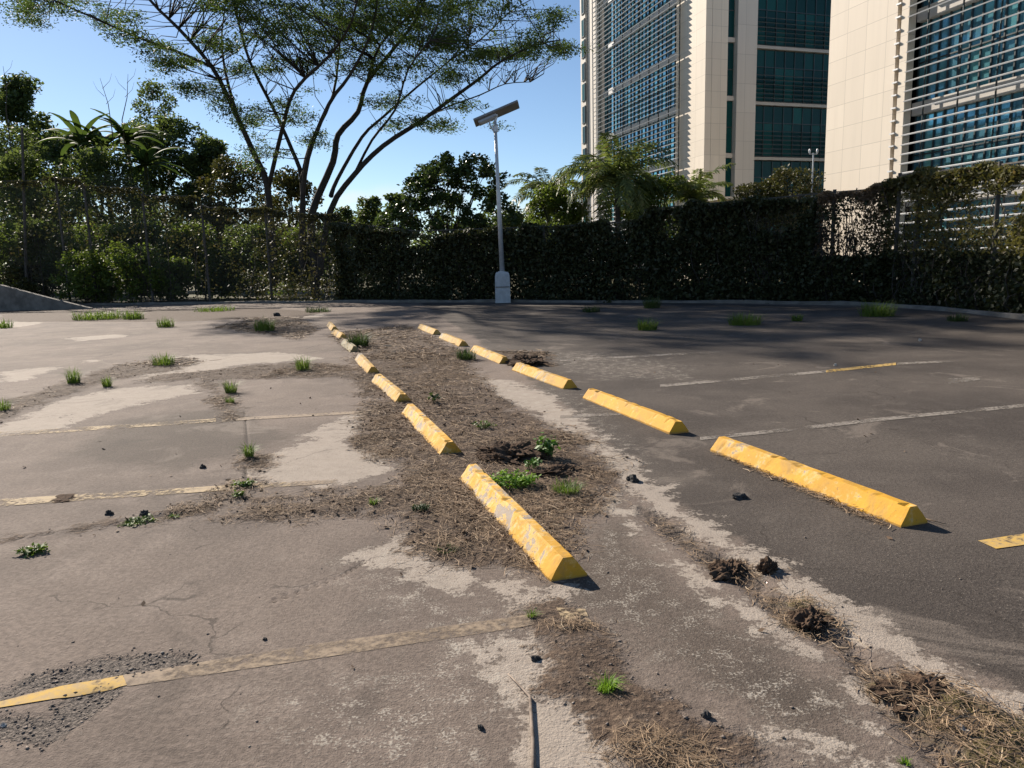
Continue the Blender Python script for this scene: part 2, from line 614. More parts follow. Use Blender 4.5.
GUTTER = [poly(p) for p in (
    [(640, 506), (668, 516), (704, 545), (760, 566), (790, 600), (830, 620), (880, 664), (960, 690), (1060, 735), (1060, 830), (960, 790), (905, 740), (868, 690),
     (842, 655), (790, 628), (742, 590), (690, 556), (640, 520)],
)]
MOSS = [poly(p) for p in (
    [(868, 680), (905, 676), (960, 688), (1060, 738), (1060, 815), (980, 790), (930, 740), (890, 705)],
    [(778, 602), (805, 600), (842, 624), (838, 636), (806, 632)],
)]
PALE = [poly(p) for p in (
    [(372, 404), (352, 412), (300, 440), (250, 470), (262, 486), (330, 486), (402, 470), (398, 455), (356, 442), (366, 408)],
    [(60, 400), (0, 424), (-30, 432), (-30, 440), (60, 428), (150, 402), (206, 392), (190, 384), (120, 388)],
    [(120, 366), (190, 355), (280, 352), (330, 358), (230, 366), (190, 378), (150, 384)],
    [(470, 372), (510, 380), (560, 398), (610, 440), (640, 470), (600, 462), (560, 436), (520, 408), (490, 398)],
    [(410, 528), (345, 560), (440, 590), (520, 612), (545, 600), (530, 575), (440, 566)],
    [(548, 576), (572, 584), (560, 604), (545, 602)],
    [(488, 645), (530, 632), (560, 660), (545, 694), (505, 690)],
    [(470, 722), (520, 700), (560, 696), (600, 706), (640, 735), (615, 790), (500, 790)],
    [(704, 712), (735, 712), (760, 736), (720, 734)],
    [(0, 385), (0, 372), (60, 366), (30, 380)],
    [(62, 338), (120, 334), (128, 337), (80, 341)], [(80, 360), (100, 358), (104, 361), (82, 364)],
    [(140, 318), (240, 312), (330, 314), (320, 317), (230, 320)],
    [(0, 318), (40, 314), (70, 316), (30, 326), (0, 330)],
)]
PALE_L = [(poly(p), a, b) for p, a, b in (
    ([(560, 412), (600, 450), (648, 492), (698, 527), (768, 566), (834, 611), (911, 655), (970, 687), (1060, 722)], 0.10, 0.20),
    ([(590, 480), (640, 530), (702, 578), (768, 621), (834, 664), (878, 705), (890, 745), (900, 800)], 0.10, 0.06),
    ([(700, 700), (760, 735), (830, 742), (880, 760)], 0.05, 0.04),
)]
SPECK = [poly(p) for p in (
    [(600, 490), (560, 600), (700, 700), (900, 790), (900, 740), (820, 670), (700, 590), (640, 510)],
    [(400, 540), (520, 620), (560, 620), (500, 790), (250, 790), (280, 700), (430, 650), (330, 560)],
    [(470, 370), (600, 400), (660, 480), (600, 480), (500, 400)],
    [(520, 350), (600, 352), (690, 366), (700, 380), (600, 380)],
)]
POT = [poly(p) for p in (
    [(0, 691), (41, 675), (103, 658), (164, 654), (197, 654), (193, 665), (156, 671), (119, 677), (62, 687), (25, 695), (-20, 706), (-20, 696)],
    [(-30, 716), (0, 716), (49, 718), (62, 700), (82, 693), (119, 686), (115, 700), (94, 716), (70, 736), (45, 749), (0, 742), (-30, 736)],
)]
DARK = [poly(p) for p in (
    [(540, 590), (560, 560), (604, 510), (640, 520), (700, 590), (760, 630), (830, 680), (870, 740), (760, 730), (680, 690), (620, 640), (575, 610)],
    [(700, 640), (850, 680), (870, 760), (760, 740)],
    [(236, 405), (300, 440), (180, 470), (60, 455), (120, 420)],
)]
RIGHT = poly([(465, 332), (520, 372), (600, 440), (648, 492), (768, 566), (911, 655), (1100, 738), (1900, 1000), (3000, 500), (2600, 318), (1024, 312), (700, 303), (420, 303)])
CRACK = [(poly(p), w) for p, w in (
    ([(272, 602), (300, 592), (340, 577), (366, 562)], 0.006),
    ([(245, 466), (246, 484), (244, 500)], 0.010),
    ([(0, 541), (78, 531), (195, 514)], 0.012),
    ([(244, 412), (248, 448)], 0.009),
    ([(0, 436), (110, 428), (225, 421), (372, 411)], 0.010),
    ([(690, 515), (760, 519)], 0.004),
)]


def regions(P):
    """material masks of the ground, metres inside (+) or outside (-)"""
    cl = lambda a: np.clip(a, -0.8, 0.8)
    near = np.linalg.norm(P, axis=1) < 45
    Q = P[near]
    out = {}

    def mx(fs):
        r = np.full(len(P), -0.8)
        b = np.full(len(Q), -9.0)
        for f in fs:
            b = np.maximum(b, f)
        r[near] = cl(b)
        return r
    out['dirt'] = mx(sdf_poly(Q, p) for p in DIRT)
    out['gutter'] = mx(sdf_poly(Q, p) for p in GUTTER)
    out['moss'] = mx(sdf_poly(Q, p) for p in MOSS)
    out['pale'] = mx([sdf_poly(Q, p) for p in PALE] + [sdf_line(Q, *a) for a in PALE_L])
    out['speck'] = mx(sdf_poly(Q, p) for p in SPECK)
    out['pot'] = mx(sdf_poly(Q, p) for p in POT)
    out['dark'] = mx(sdf_poly(Q, p) for p in DARK)
    out['rightlot'] = mx([sdf_poly(Q, RIGHT)])
    out['crack'] = mx(sdf_line(Q, p, w, w) for p, w in CRACK)
    return out


def sst(x, a, b):
    t = np.clip((x - a) / (b - a), 0, 1)
    return t * t * (3 - 2 * t)


def height_of(P, r):
    x, y = P[:, 0], P[:, 1]
    dist = np.linalg.norm(P, axis=1)
    n1 = fnoise(x, y, 2.2, 3) - 0.5
    n2 = fnoise(x, y, 11.0, 3) - 0.5
    fade = 1 - sst(dist, 14, 26)
    z = (fnoise(x, y, 0.5, 2) - 0.5) * 0.02
    d = sst(r['dirt'] + n1 * 0.12, -0.03, 0.10)
    z = z + d * (0.010 + n1 * 0.03 + n2 * 0.016)
    g = sst(r['gutter'] + n1 * 0.05, -0.04, 0.06)
    z = z + g * (-0.016 + n2 * 0.03)
    mo = sst(r['moss'] + n1 * 0.06, -0.03, 0.06)
    z = z + mo * (0.03 + n2 * 0.03)
    p = sst(r['pot'] + n2 * 0.03, -0.01, 0.02)
    z = z + p * (-0.007 + n2 * 0.010)
    z = z - sst(r['crack'] + n2 * 0.01, -0.004, 0.006) * 0.012
    return z * fade


def ground_z(P):
    P = np.atleast_2d(np.asarray(P, dtype=float))[:, :2]
    return height_of(P, regions(P))


def gz(p):
    return float(ground_z([(p[0], p[1])])[0])


# fence line, seen from the base of its posts
FL = [at(-330, 312), at(-120, 307.5), at(0, 306), at(150, 304), at(340, 302), at(500, 301.5), at(740, 302.5), at(884, 304.5)]
CORNER = FL[-1]
FR = [CORNER, at(990, 312.5), at(1100, 325), at(1290, 352)]


def build_ground():
    # one polar sheet: fine in front of the camera, coarse behind it and far away
    th = np.concatenate([np.linspace(-50, 50, 760), np.linspace(50, 310, 80)[1:-1]])
    th = np.radians(th)
    rr = [0.0]
    r = 0.9
    while r < 1500:
        rr.append(r)
        r *= 1.0075 if r < 12 else (1.02 if r < 50 else 1.2)
    rr = np.array(rr[1:])
    nt_, nr = len(th), len(rr)
    X = rr[:, None] * np.sin(th)[None, :]
    Y = rr[:, None] * np.cos(th)[None, :]
    P = np.stack([X.ravel(), Y.ravel()], 1)
    P = np.concatenate([P, [[0, 0]]])
    reg = regions(P)
    z = height_of(P, reg)
    z[-1] = 0
    i = np.arange(nr - 1)[:, None] * nt_
    j = np.arange(nt_)[None, :]
    j2 = (j + 1) % nt_
    q = np.stack([i + j, i + nt_ + j, i + nt_ + j2, i + j2], -1).reshape(-1, 4)[:, ::-1]
    c = len(P) - 1
    fan = np.stack([np.full(nt_, c), (np.arange(nt_) + 1) % nt_, np.arange(nt_), np.arange(nt_)], 1)
    V = np.column_stack([P, z])
    # the centre fan is closed with thin quads of its own
    me = bpy.data.meshes.new('ground')
    faces = np.concatenate([q.ravel(), fan[:, :3].ravel()]).astype(np.int32)
    starts = np.concatenate([np.arange(len(q)) * 4, len(q) * 4 + np.arange(nt_) * 3]).astype(np.int32)
    me.vertices.add(len(V))
    me.vertices.foreach_set('co', V.astype(np.float32).ravel())
    me.loops.add(len(faces))
    me.loops.foreach_set('vertex_index', faces)
    me.polygons.add(len(starts))
    me.polygons.foreach_set('loop_start', starts)
    me.polygons.foreach_set('use_smooth', np.ones(len(starts), dtype=bool))
    me.update(calc_edges=True)
    # beyond the fence the ground is earth and grass
    fl = np.array([tuple(p)[:2] for p in FL + FR[1:]])
    lot = np.concatenate([[[-60, 38], ], fl, [[40, 4], [40, -60], [-60, -60]]])
    reg['lot'] = np.clip(sdf_poly(P, lot), -0.8, 0.8)
    for k, a in reg.items():
        at_ = me.attributes.new(k, 'FLOAT', 'POINT')
        at_.data.foreach_set('value', a.astype(np.float32))
    return me


def ground_mat():
    mt, nt, b = new_mat('weathered_asphalt')
    tc = nd(nt, 'ShaderNodeTexCoord')
    P = tc.outputs['Object']
    nA = noise(nt, P, 0.55, 5, 0.6, 0.3)
    nB = noise(nt, P, 2.6, 6, 0.62, 0.2)
    nC = noise(nt, P, 9.0, 6, 0.65)
    nD = noise(nt, P, 45.0, 4, 0.6)
    nE = noise(nt, P, 160.0, 2, 0.6)
    nW = noise(nt, P, 0.9, 4, 0.5, 1.5)

    def mask(name, amp_b, amp_c, lo, hi, amp_d=0.0):
        a = attr(nt, name)
        a = math_(nt, 'ADD', a, math_(nt, 'MULTIPLY', math_(nt, 'SUBTRACT', nA, 0.5), amp_b * 1.3))
        amp_b, amp_c, amp_d = amp_b * 1.9, amp_c * 1.9, amp_d * 1.9
        a = math_(nt, 'ADD', a, math_(nt, 'MULTIPLY', math_(nt, 'SUBTRACT', nB, 0.5), amp_b))
        a = math_(nt, 'ADD', a, math_(nt, 'MULTIPLY', math_(nt, 'SUBTRACT', nC, 0.5), amp_c))
        if amp_d:
            a = math_(nt, 'ADD', a, math_(nt, 'MULTIPLY', math_(nt, 'SUBTRACT', nD, 0.5), amp_d))
        return mrange(nt, a, lo, hi)
    # left lot: old brownish surface; right lot: darker
    left = mixc(nt, mrange(nt, nA, 0.35, 0.65), (0.188, 0.150, 0.124), (0.128, 0.102, 0.085))
    left = mixc(nt, mrange(nt, nB, 0.45, 0.75, 0, 0.6), left, (0.25, 0.205, 0.172))
    right = mixc(nt, mrange(nt, nA, 0.35, 0.68), (0.062, 0.052, 0.045), (0.102, 0.086, 0.073))
    right = mixc(nt, mrange(nt, nB, 0.5, 0.78, 0, 0.5), right, (0.13, 0.112, 0.095))
    base = mixc(nt, mask('rightlot', 0.25, 0.1, -0.08, 0.08), left, right)
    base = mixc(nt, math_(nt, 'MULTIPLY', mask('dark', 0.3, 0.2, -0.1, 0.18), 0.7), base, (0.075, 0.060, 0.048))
    # grain of the surface
    base = mixc(nt, mrange(nt, nD, 0.25, 0.75, 0, 1), mixc(nt, 1.0, base, (0.74, 0.73, 0.72), 'MULTIPLY'), mixc(nt, 1.0, base, (1.22, 1.21, 1.19), 'MULTIPLY'))
    base = mixc(nt, mrange(nt, nE, 0.62, 0.72, 0, 0.7), base, (0.26, 0.22, 0.18))
    base = mixc(nt, mrange(nt, nE, 0.36, 0.28, 0, 0.7), base, (0.04, 0.034, 0.03))
    # worn pale patches and scattered pale specks
    pale_c = mixc(nt, nC, (0.29, 0.245, 0.20), (0.50, 0.43, 0.355))
    pale_c = mixc(nt, mrange(nt, nD, 0.5, 0.7, 0, 0.45), pale_c, (0.17, 0.14, 0.115))
    pm = mask('pale', 0.36, 0.28, -0.02, 0.07, 0.20)
    col = mixc(nt, math_(nt, 'MULTIPLY', pm, 0.76), base, pale_c)
    edge = math_(nt, 'MULTIPLY', mrange(nt, pm, 0.05, 0.25), mrange(nt, pm, 0.75, 0.35))
    col = mixc(nt, math_(nt, 'MULTIPLY', edge, 0.4), col, (0.06, 0.048, 0.038))
    # wandering cracks and stains
    vo = nd(nt, 'ShaderNodeTexVoronoi', feature='DISTANCE_TO_EDGE')
    vo.inputs['Scale'].default_value = 0.42
    wv = nd(nt, 'ShaderNodeVectorMath', operation='MULTIPLY_ADD')
    nv = nd(nt, 'ShaderNodeTexNoise'); nv.inputs['Scale'].default_value = 1.7; nv.inputs['Detail'].default_value = 5
    nt.links.new(P, nv.inputs['Vector'])
    nt.links.new(nv.outputs['Color'], wv.inputs[0]); wv.inputs[1].default_value = (0.9, 0.9, 0.0); nt.links.new(P, wv.inputs[2])
    nt.links.new(wv.outputs[0], vo.inputs['Vector'])
    ck = math_(nt, 'MULTIPLY', mrange(nt, vo.outputs['Distance'], 0.0036, 0.0012), mrange(nt, nW, 0.48, 0.56))
    col = mixc(nt, math_(nt, 'MULTIPLY', ck, 0.55), col, (0.035, 0.028, 0.023))
    nG = noise(nt, P, 1.3, 7, 0.7, 0.8)
    col = mixc(nt, mrange(nt, nG, 0.54, 0.68, 0, 0.38), col, (0.055, 0.045, 0.037))
    col = mixc(nt, mrange(nt, nG, 0.43, 0.33, 0, 0.35), col, (0.27, 0.225, 0.185))
    nF = noise(nt, P, 95.0, 3, 0.6)
    sp = math_(nt, 'MULTIPLY', mask('speck', 0.5, 0.3, -0.15, 0.3), mrange(nt, math_(nt, 'ADD', math_(nt, 'MULTIPLY', nF, 0.55), math_(nt, 'MULTIPLY', nC, 0.45)), 0.53, 0.60))
    col = mixc(nt, math_(nt, 'MULTIPLY', sp, 0.75), col, (0.40, 0.36, 0.30))
    sp2 = math_(nt, 'MULTIPLY', mrange(nt, nW, 0.50, 0.66), mrange(nt, nF, 0.60, 0.68))
    col = mixc(nt, math_(nt, 'MULTIPLY', sp2, 0.4), col, (0.33, 0.29, 0.24))
    # broken holes with loose grit
    grit = mixc(nt, mrange(nt, nF, 0.38, 0.62), (0.05, 0.042, 0.036), (0.19, 0.158, 0.132))
    pot = mask('pot', 0.06, 0.08, -0.008, 0.012, 0.04)
    col = mixc(nt, pot, col, grit)
    # earth
    earth = mixc(nt, nC, (0.042, 0.029, 0.021), (0.135, 0.094, 0.066))
    earth = mixc(nt, mrange(nt, nD, 0.55, 0.68, 0, 0.7), earth, (0.24, 0.175, 0.12))
    earth = mixc(nt, mrange(nt, nD, 0.44, 0.36, 0, 0.7), earth, (0.022, 0.016, 0.012))
    dm = mask('dirt', 0.40, 0.25, -0.03, 0.10, 0.15)
    gm = mask('gutter', 0.22, 0.16, -0.02, 0.07, 0.08)
    dm2 = math_(nt, 'MULTIPLY', dm, mrange(nt, nC, 0.3, 0.5, 0.72, 1))
    col = mixc(nt, dm2, col, earth)
    col = mixc(nt, math_(nt, 'MULTIPLY', gm, 0.9), col, mixc(nt, nD, (0.04, 0.03, 0.023), (0.12, 0.095, 0.075)))
    mossc = mixc(nt, nD, (0.07, 0.058, 0.022), (0.17, 0.135, 0.06))
    col = mixc(nt, mask('moss', 0.2, 0.14, -0.02, 0.08, 0.08), col, mossc)
    cr = math_(nt, 'ADD', attr(nt, 'crack'), math_(nt, 'MULTIPLY', math_(nt, 'SUBTRACT', nD, 0.5), 0.02))
    col = mixc(nt, mrange(nt, cr, -0.004, 0.006, 0, 0.8), col, (0.03, 0.024, 0.02))
    # beyond the fence
    out = mixc(nt, nA, (0.06, 0.075, 0.025), (0.12, 0.09, 0.055))
    col = mixc(nt, mrange(nt, attr(nt, 'lot'), -0.1, 0.1), out, col)
    nt.links.new(col, b.inputs['Base Color'])
    b.inputs['Roughness'].default_value = 0.9
    b.inputs['Specular IOR Level'].default_value = 0.18
    h = math_(nt, 'ADD', math_(nt, 'MULTIPLY', nD, 0.5), math_(nt, 'MULTIPLY', nE, 0.45))
    h = math_(nt, 'ADD', h, math_(nt, 'MULTIPLY', math_(nt, 'ADD', dm, math_(nt, 'ADD', gm, pot)), math_(nt, 'MULTIPLY', nD, 1.6)))
    h = math_(nt, 'ADD', h, math_(nt, 'MULTIPLY', nC, 0.25))
    h = math_(nt, 'ADD', h, math_(nt, 'MULTIPLY', nF, 0.5))
    bump(nt, b, h, 0.62, 0.011)
    return mt


ground = link('ground', build_ground(), ground_mat())
tag(ground, 'worn cracked parking lot surface with bare earth', None, None, 'structure')


# painted stall lines, worn sheets lying on the asphalt
def paint_mat(name, c, lo, hi, c2):
    mt, nt, b = new_mat(name)
    tc = nd(nt, 'ShaderNodeTexCoord')
    n1 = noise(nt, tc.outputs['Object'], 2.2, 6, 0.6, 0.3)
    n2 = noise(nt, tc.outputs['Object'], 28, 5, 0.7)
    w = math_(nt, 'ADD', math_(nt, 'MULTIPLY', n1, 0.6), math_(nt, 'MULTIPLY', n2, 0.4))
    cover = mrange(nt, w, lo, hi, 1, 0)
    col = mixc(nt, mrange(nt, n2, 0.35, 0.65), c, c2)
    nt.links.new(col, b.inputs['Base Color'])
    b.inputs['Roughness'].default_value = 0.85
    b.inputs['Specular IOR Level'].default_value = 0.2
    tr = nd(nt, 'ShaderNodeBsdfTransparent')
    ms = nd(nt, 'ShaderNodeMixShader')
    nt.links.new(cover, ms.inputs[0])
    nt.links.new(tr.outputs[0], ms.inputs[1])
    nt.links.new(b.outputs[0], ms.inputs[2])
    nt.links.new(ms.outputs[0], nt.nodes['Material Output'].inputs[0])
    return mt


M['pyel'] = paint_mat('yellow_line_paint', (0.56, 0.36, 0.09), 0.49, 0.60, (0.42, 0.30, 0.15))
M['ptan'] = paint_mat('faded_line_paint', (0.30, 0.23, 0.16), 0.44, 0.62, (0.23, 0.18, 0.135))
M['pwht'] = paint_mat('faded_white_paint', (0.26, 0.23, 0.195), 0.42, 0.60, (0.19, 0.165, 0.14))
M['pcream'] = paint_mat('cream_line_paint', (0.42, 0.32, 0.19), 0.45, 0.58, (0.32, 0.25, 0.17))


def line_sheet(pts_top, pts_bot, mat, dz=0.0035):
    """quad strip between two traced edges, following the ground"""
    N = 24
    def resample(pts):
        A = np.array([tuple(at(x, y))[:2] for x, y in pts])
        s = np.concatenate([[0], np.cumsum(np.linalg.norm(np.diff(A, axis=0), axis=1))])
        t = np.linspace(0, s[-1], N)
        return np.column_stack([np.interp(t, s, A[:, 0]), np.interp(t, s, A[:, 1])])
    a, b = resample(pts_top), resample(pts_bot)
    rows = [a + (b - a) * k / 3 for k in range(4)]
    Pn = np.concatenate(rows)
    z = ground_z(Pn) + dz
    V = np.column_stack([Pn, z])
    fs = []
    for k in range(3):
        for i in range(N - 1):
            fs.append((k * N + i, (k + 1) * N + i, (k + 1) * N + i + 1, k * N + i + 1))
    me = fast_mesh('painted_line', V, np.array(fs))
    o = link('painted_line', me, mat)
    tag(o, None, None, None, 'structure')
    return o


def rough_line(y0, y1, w0, w1, x0, x1, mat, dz=0.0035, n=5):
    xs = np.linspace(x0, x1, n)
    ys = np.linspace(y0, y1, n)
    ws = np.linspace(w0, w1, n)
    return line_sheet([(x, y - w / 2) for x, y, w in zip(xs, ys, ws)], [(x, y + w / 2) for x, y, w in zip(xs, ys, ws)], mat, dz)


line_sheet([(-60, 711), (0, 704), (62, 688), (123, 677)], [(-60, 719), (0, 710), (66, 699), (127, 687)], M['pyel'], 0.003)
line_sheet([(123, 676), (300, 647), (420, 630), (500, 619), (532, 615)], [(127, 688), (300, 662), (420, 643), (500, 631), (534, 626)], M['ptan'], 0.0018)
line_sheet([(556, 609), (585, 610)], [(562, 622), (592, 626)], M['pcream'], 0.005)
rough_line(509, 484.5, 8, 4.5, -80, 290, M['pcream'])
rough_line(484.5, 481.5, 4.5, 4, 290, 338, M['ptan'])
rough_line(440, 420.5, 5, 3.2, -90, 216, M['pcream'])
rough_line(420.5, 412, 3, 2.6, 222, 374, M['ptan'])
line_sheet([(978, 541), (1024, 534), (1100, 523)], [(996, 549), (1040, 543), (1115, 533)], M['pyel'])
rough_line(438, 404.5, 3.2, 3.6, 700, 1040, M['pwht'])
rough_line(372, 364.3, 2.6, 2.4, 826, 896, M['pyel'])
rough_line(386, 372, 2.6, 2.4, 660, 826, M['pwht'])
rough_line(364.2, 361, 2.2, 2.0, 897, 960, M['pwht'])
rough_line(381.5, 378.5, 5, 3, 948, 980, M['pwht'])
rough_line(417, 413, 3, 2.5, 560, 640, M['pwht'])
rough_line(361, 352, 2.0, 1.8, 560, 720, M['pwht'])


# low concrete kerb at the foot of the fence
def kerb():
    mb = MB()
    path = [p + Vector((0.05, -0.55, 0)) for p in FL[1:-1]] + [CORNER + Vector((-0.45, -0.5, 0))] + [p + Vector((-0.5, 0.0, 0)) for p in FR[1:]]
    pts = []
    for a, b in zip(path[:-1], path[1:]):
        n = max(2, int((b - a).length / 1.0))
        for i in range(n):
            pts.append(a.lerp(b, i / n))
    pts.append(path[-1])
    w, vs, fs = 0.16, [], []
    for i, p in enumerate(pts):
        d = (pts[min(i + 1, len(pts) - 1)] - pts[max(i - 1, 0)]).normalized()
        s = Vector((d.y, -d.x, 0))
        h = 0.11 + random.uniform(-0.03, 0.02)
        jit = random.uniform(-0.03, 0.03)
        for off, z in ((w / 2 + 0.02, -0.05), (w / 2 + jit, h - 0.02), (w / 2 - 0.03 + jit, h), (-w / 2, h), (-w / 2, -0.05)):
            q = p + s * off
            vs.append((q.x, q.y, z))
        if i:
            for k in range(4):
                a = (i - 1) * 5 + k
                fs.append((a, a + 5, a + 6, a + 1))
    mb.add(vs, fs)
    o = mb.build('kerb', M['greyconc'])
    tag(o, None, None, None, 'structure')


kerb()


# ------------------------------------------------------------------ office buildings
D1 = Vector((-0.31, 1.0, 0)).normalized()      # away from the camera, along the stall rows
D2 = Vector((1.0, 0.31, 0)).normalized()       # to the right
UP = Vector((0, 0, 1))


def uv_wall(name, mat, parent, a, d, length, z0, z1, thick, inward):
    """wall slab with metre UVs on its faces"""
    mb = MB(parent.location)
    a = Vector(a)
    mb.box(a + d * (length / 2) + inward * (thick / 2) + UP * ((z0 + z1) / 2), d, inward, UP, length / 2, thick / 2, (z1 - z0) / 2)
    me = mb.mesh(name)
    uv = me.uv_layers.new(name='UVMap')
    for pl in me.polygons:
        for li in pl.loop_indices:
            co = me.vertices[me.loops[li].vertex_index].co
            if abs(pl.normal.dot(inward)) > 0.5:
                u = co.dot(d)
            elif abs(pl.normal.dot(d)) > 0.5:
                u = co.dot(inward)
            else:
                u = co.dot(d)
            uv.data[li].uv = (u + 200, co.z + 200)
    return link(name, me, mat, parent)


def window_unit(parent, a, d, w, z0, z1, out, gmat, split=2, rows=2):
    """one glazed bay: panes with a metal frame"""
    g = MB(parent.location)
    for i in range(split):
        for j in range(rows):
            zz0 = z0 + (z1 - z0) * j / rows
            zz1 = z0 + (z1 - z0) * (j + 1) / rows
            tl = Vector((random.uniform(-1, 1), random.uniform(-1, 1), random.uniform(-1, 1))) * 0.004
            c = a + d * (w * (i + 0.5) / split) + UP * ((zz0 + zz1) / 2)
            g.box(c + tl, (d + out * random.uniform(-.006, .006)).normalized(), out, (UP + out * random.uniform(-.006, .006)).normalized(), w / split / 2 - 0.02, 0.01, (zz1 - zz0) / 2 - 0.02)
    o = g.build('window', gmat, parent)
    fr = MB(parent.location)
    for i in range(split):
        fr.box(a + d * (w * i / split) + UP * ((z0 + z1) / 2) + out * 0.03, d, out, UP, 0.03, 0.05, (z1 - z0) / 2)
    for j in range(rows):
        fr.box(a + d * (w / 2) + UP * (z0 + (z1 - z0) * j / rows) + out * 0.025, d, out, UP, w / 2 - 0.035, 0.04, 0.03)
    f = fr.build('frame', M['mull'], None)
    f.parent = o
    return o


def louvre_screen(parent, a, d, L, z0, z1, out, off, pitch, th, dep, mat=None):
    """horizontal sun blades on brackets in front of a glazed face"""
    mb = MB(parent.location)
    z = z0 + pitch / 2
    while z < z1:
        mb.box(a + d * (L / 2) + out * off + UP * z, d, (out * 0.94 - UP * 0.34).normalized(), (UP * 0.94 + out * 0.34).normalized(), L / 2, dep / 2, th / 2)
        z += pitch
    return mb.build('louvre_screen', mat or M['alu'], parent)


# right wing, close behind the fence
B0 = Vector((16.55, 39.5, 0))       # far corner, the cream wall runs towards the camera
bB = empty('office_building', B0, 'cream clad office wing with teal glazing behind white horizontal louvres, right behind the vine fence', 'building')
oB = -D2                             # its face looks left
nB = -D1
HB = 19.2
LW = 4.35
uv_wall('wall', M['clad'], bB, B0, nB, LW, 0, HB, 0.4, D2)
# slot with blade ends
uv_wall('slot_lining', M['void'], bB, B0 + nB * LW + D2 * 0.3, nB, 0.24, 0, HB, 0.1, D2)
uv_wall('pier', M['clad'], bB, B0 + nB * (LW + 0.24), nB, 0.42, 0, HB, 0.4, D2)
z = 0.3
while z < HB:
    mb = MB(B0)
    mb.box(B0 + nB * (LW + 0.10) + oB * 0.03 + UP * z, nB, D2, UP, 0.14, 0.05, 0.035)
    mb.build('blade_end', M['alu'], bB)
    z += 0.56
S0 = LW + 0.66
FLOOR = 4.0
zb = [-0.3 + FLOOR * i for i in range(6)]
GL = 14.0
for i in range(5):
    z0, z1 = zb[i] + 0.55, zb[i + 1]
    nbay = 9
    for k in range(nbay):
        w = GL / nbay
        if i == 0 and k > 5:
            continue
        window_unit(bB, B0 + nB * (S0 + w * k) + D2 * 0.75, nB, w, max(z0, 0.05), z1, oB, M['glass'], 3, 2)
    uv_wall('floor_band', M['slabband'], bB, B0 + nB * S0 + D2 * 0.45, nB, GL, z1, z1 + 0.55, 0.7, D2)
    louvre_screen(bB, B0 + nB * (S0 + 0.02), nB, GL, max(z0 - 0.55, 0.2), z1 - 0.02, oB, 0.02, 0.42, 0.05, 0.14)
mb = MB(B0)
for k in range(0, 8):
    mb.box(B0 + nB * (S0 + 0.9 + 1.75 * k) + oB * -0.16 + UP * (HB / 2), nB, D2, UP, 0.02, 0.03, HB / 2)
mb.build('louvre_bracket', M['mull'], bB)
uv_wall('end_wall', M['cladw'], bB, B0 + D1 * 0.0 + D2 * 0.42, D2, 16, 0, HB, 0.4, nB)
uv_wall('back_wall', M['void'], bB, B0 + nB * 0.5 + D2 * 1.6, nB, S0 + GL - 0.6, 0, HB, 0.3, D2)
uv_wall('roof', M['slabband'], bB, B0 + nB * 0.5 + D2 * 1.0, D2, 15, HB - 0.05, HB + 0.4, S0 + GL - 0.5, nB)
uv_wall('front_wall', M['cladw'], bB, B0 + nB * (S0 + GL) + D2 * 0.02, D2, 16, 0, HB, 0.4, D1)

# left wing, farther back
A0 = Vector((14.3, 55.0, 0))
bA = empty('office_building', A0, 'tall office tower with a louvred glass side and cream corner, behind the palm', 'building')
HA = 29.0
oA = -D2
CW = 4.1
uv_wall('corner_wall', M['clad'], bA, A0, D1, CW, 0, HA, 0.5, D2)
GA = 14.6
z00 = 0.9
for i in range(7):
    zf = z00 + FLOOR * i
    nbay = 7
    for k in range(nbay):
        w = GA / nbay
        window_unit(bA, A0 + D1 * (CW + w * k) + D2 * 0.75, D1, w, zf + 0.5, zf + FLOOR - 0.02, oA, M['glass'], 3, 2)
    uv_wall('floor_band', M['blade'], bA, A0 + D1 * CW + D2 * 0.55, D1, GA, zf - 0.02, zf + 0.48, 0.5, D2)
    louvre_screen(bA, A0 + D1 * (CW - 1.0), D1, GA + 1.0, zf + 0.1, zf + FLOOR - 0.05, oA, 0.42, 0.39, 0.04, 0.22, M['blade'])
mb = MB(A0)
for k in range(12):
    mb.box(A0 + D1 * (CW - 0.8 + 1.6 * k) + oA * 0.18 + UP * (HA / 2), D1, D2, UP, 0.02, 0.04, HA / 2)
mb.build('louvre_bracket', M['mull'], bA)
# far end: pale pier with slot windows
uv_wall('end_pier', M['cladw'], bA, A0 + D1 * (CW + GA), D1, 2.2, 0, HA, 0.5, D2)
uv_wall('end_pier', M['cladw'], bA, A0 + D1 * (CW + GA + 2.2) + oA * 0.12, D1, 1.5, 0, HA, 0.9, D2)
for i in range(7):
    for s in (0, 1):
        o = window_unit(bA, A0 + D1 * (CW + GA + 2.5) + oA * 0.15 + UP * 0, D1, 0.8, z00 + 4 * i + 0.3 + 1.9 * s, z00 + 4 * i + 1.9 + 1.9 * s, oA, M['glassd'], 1, 1)
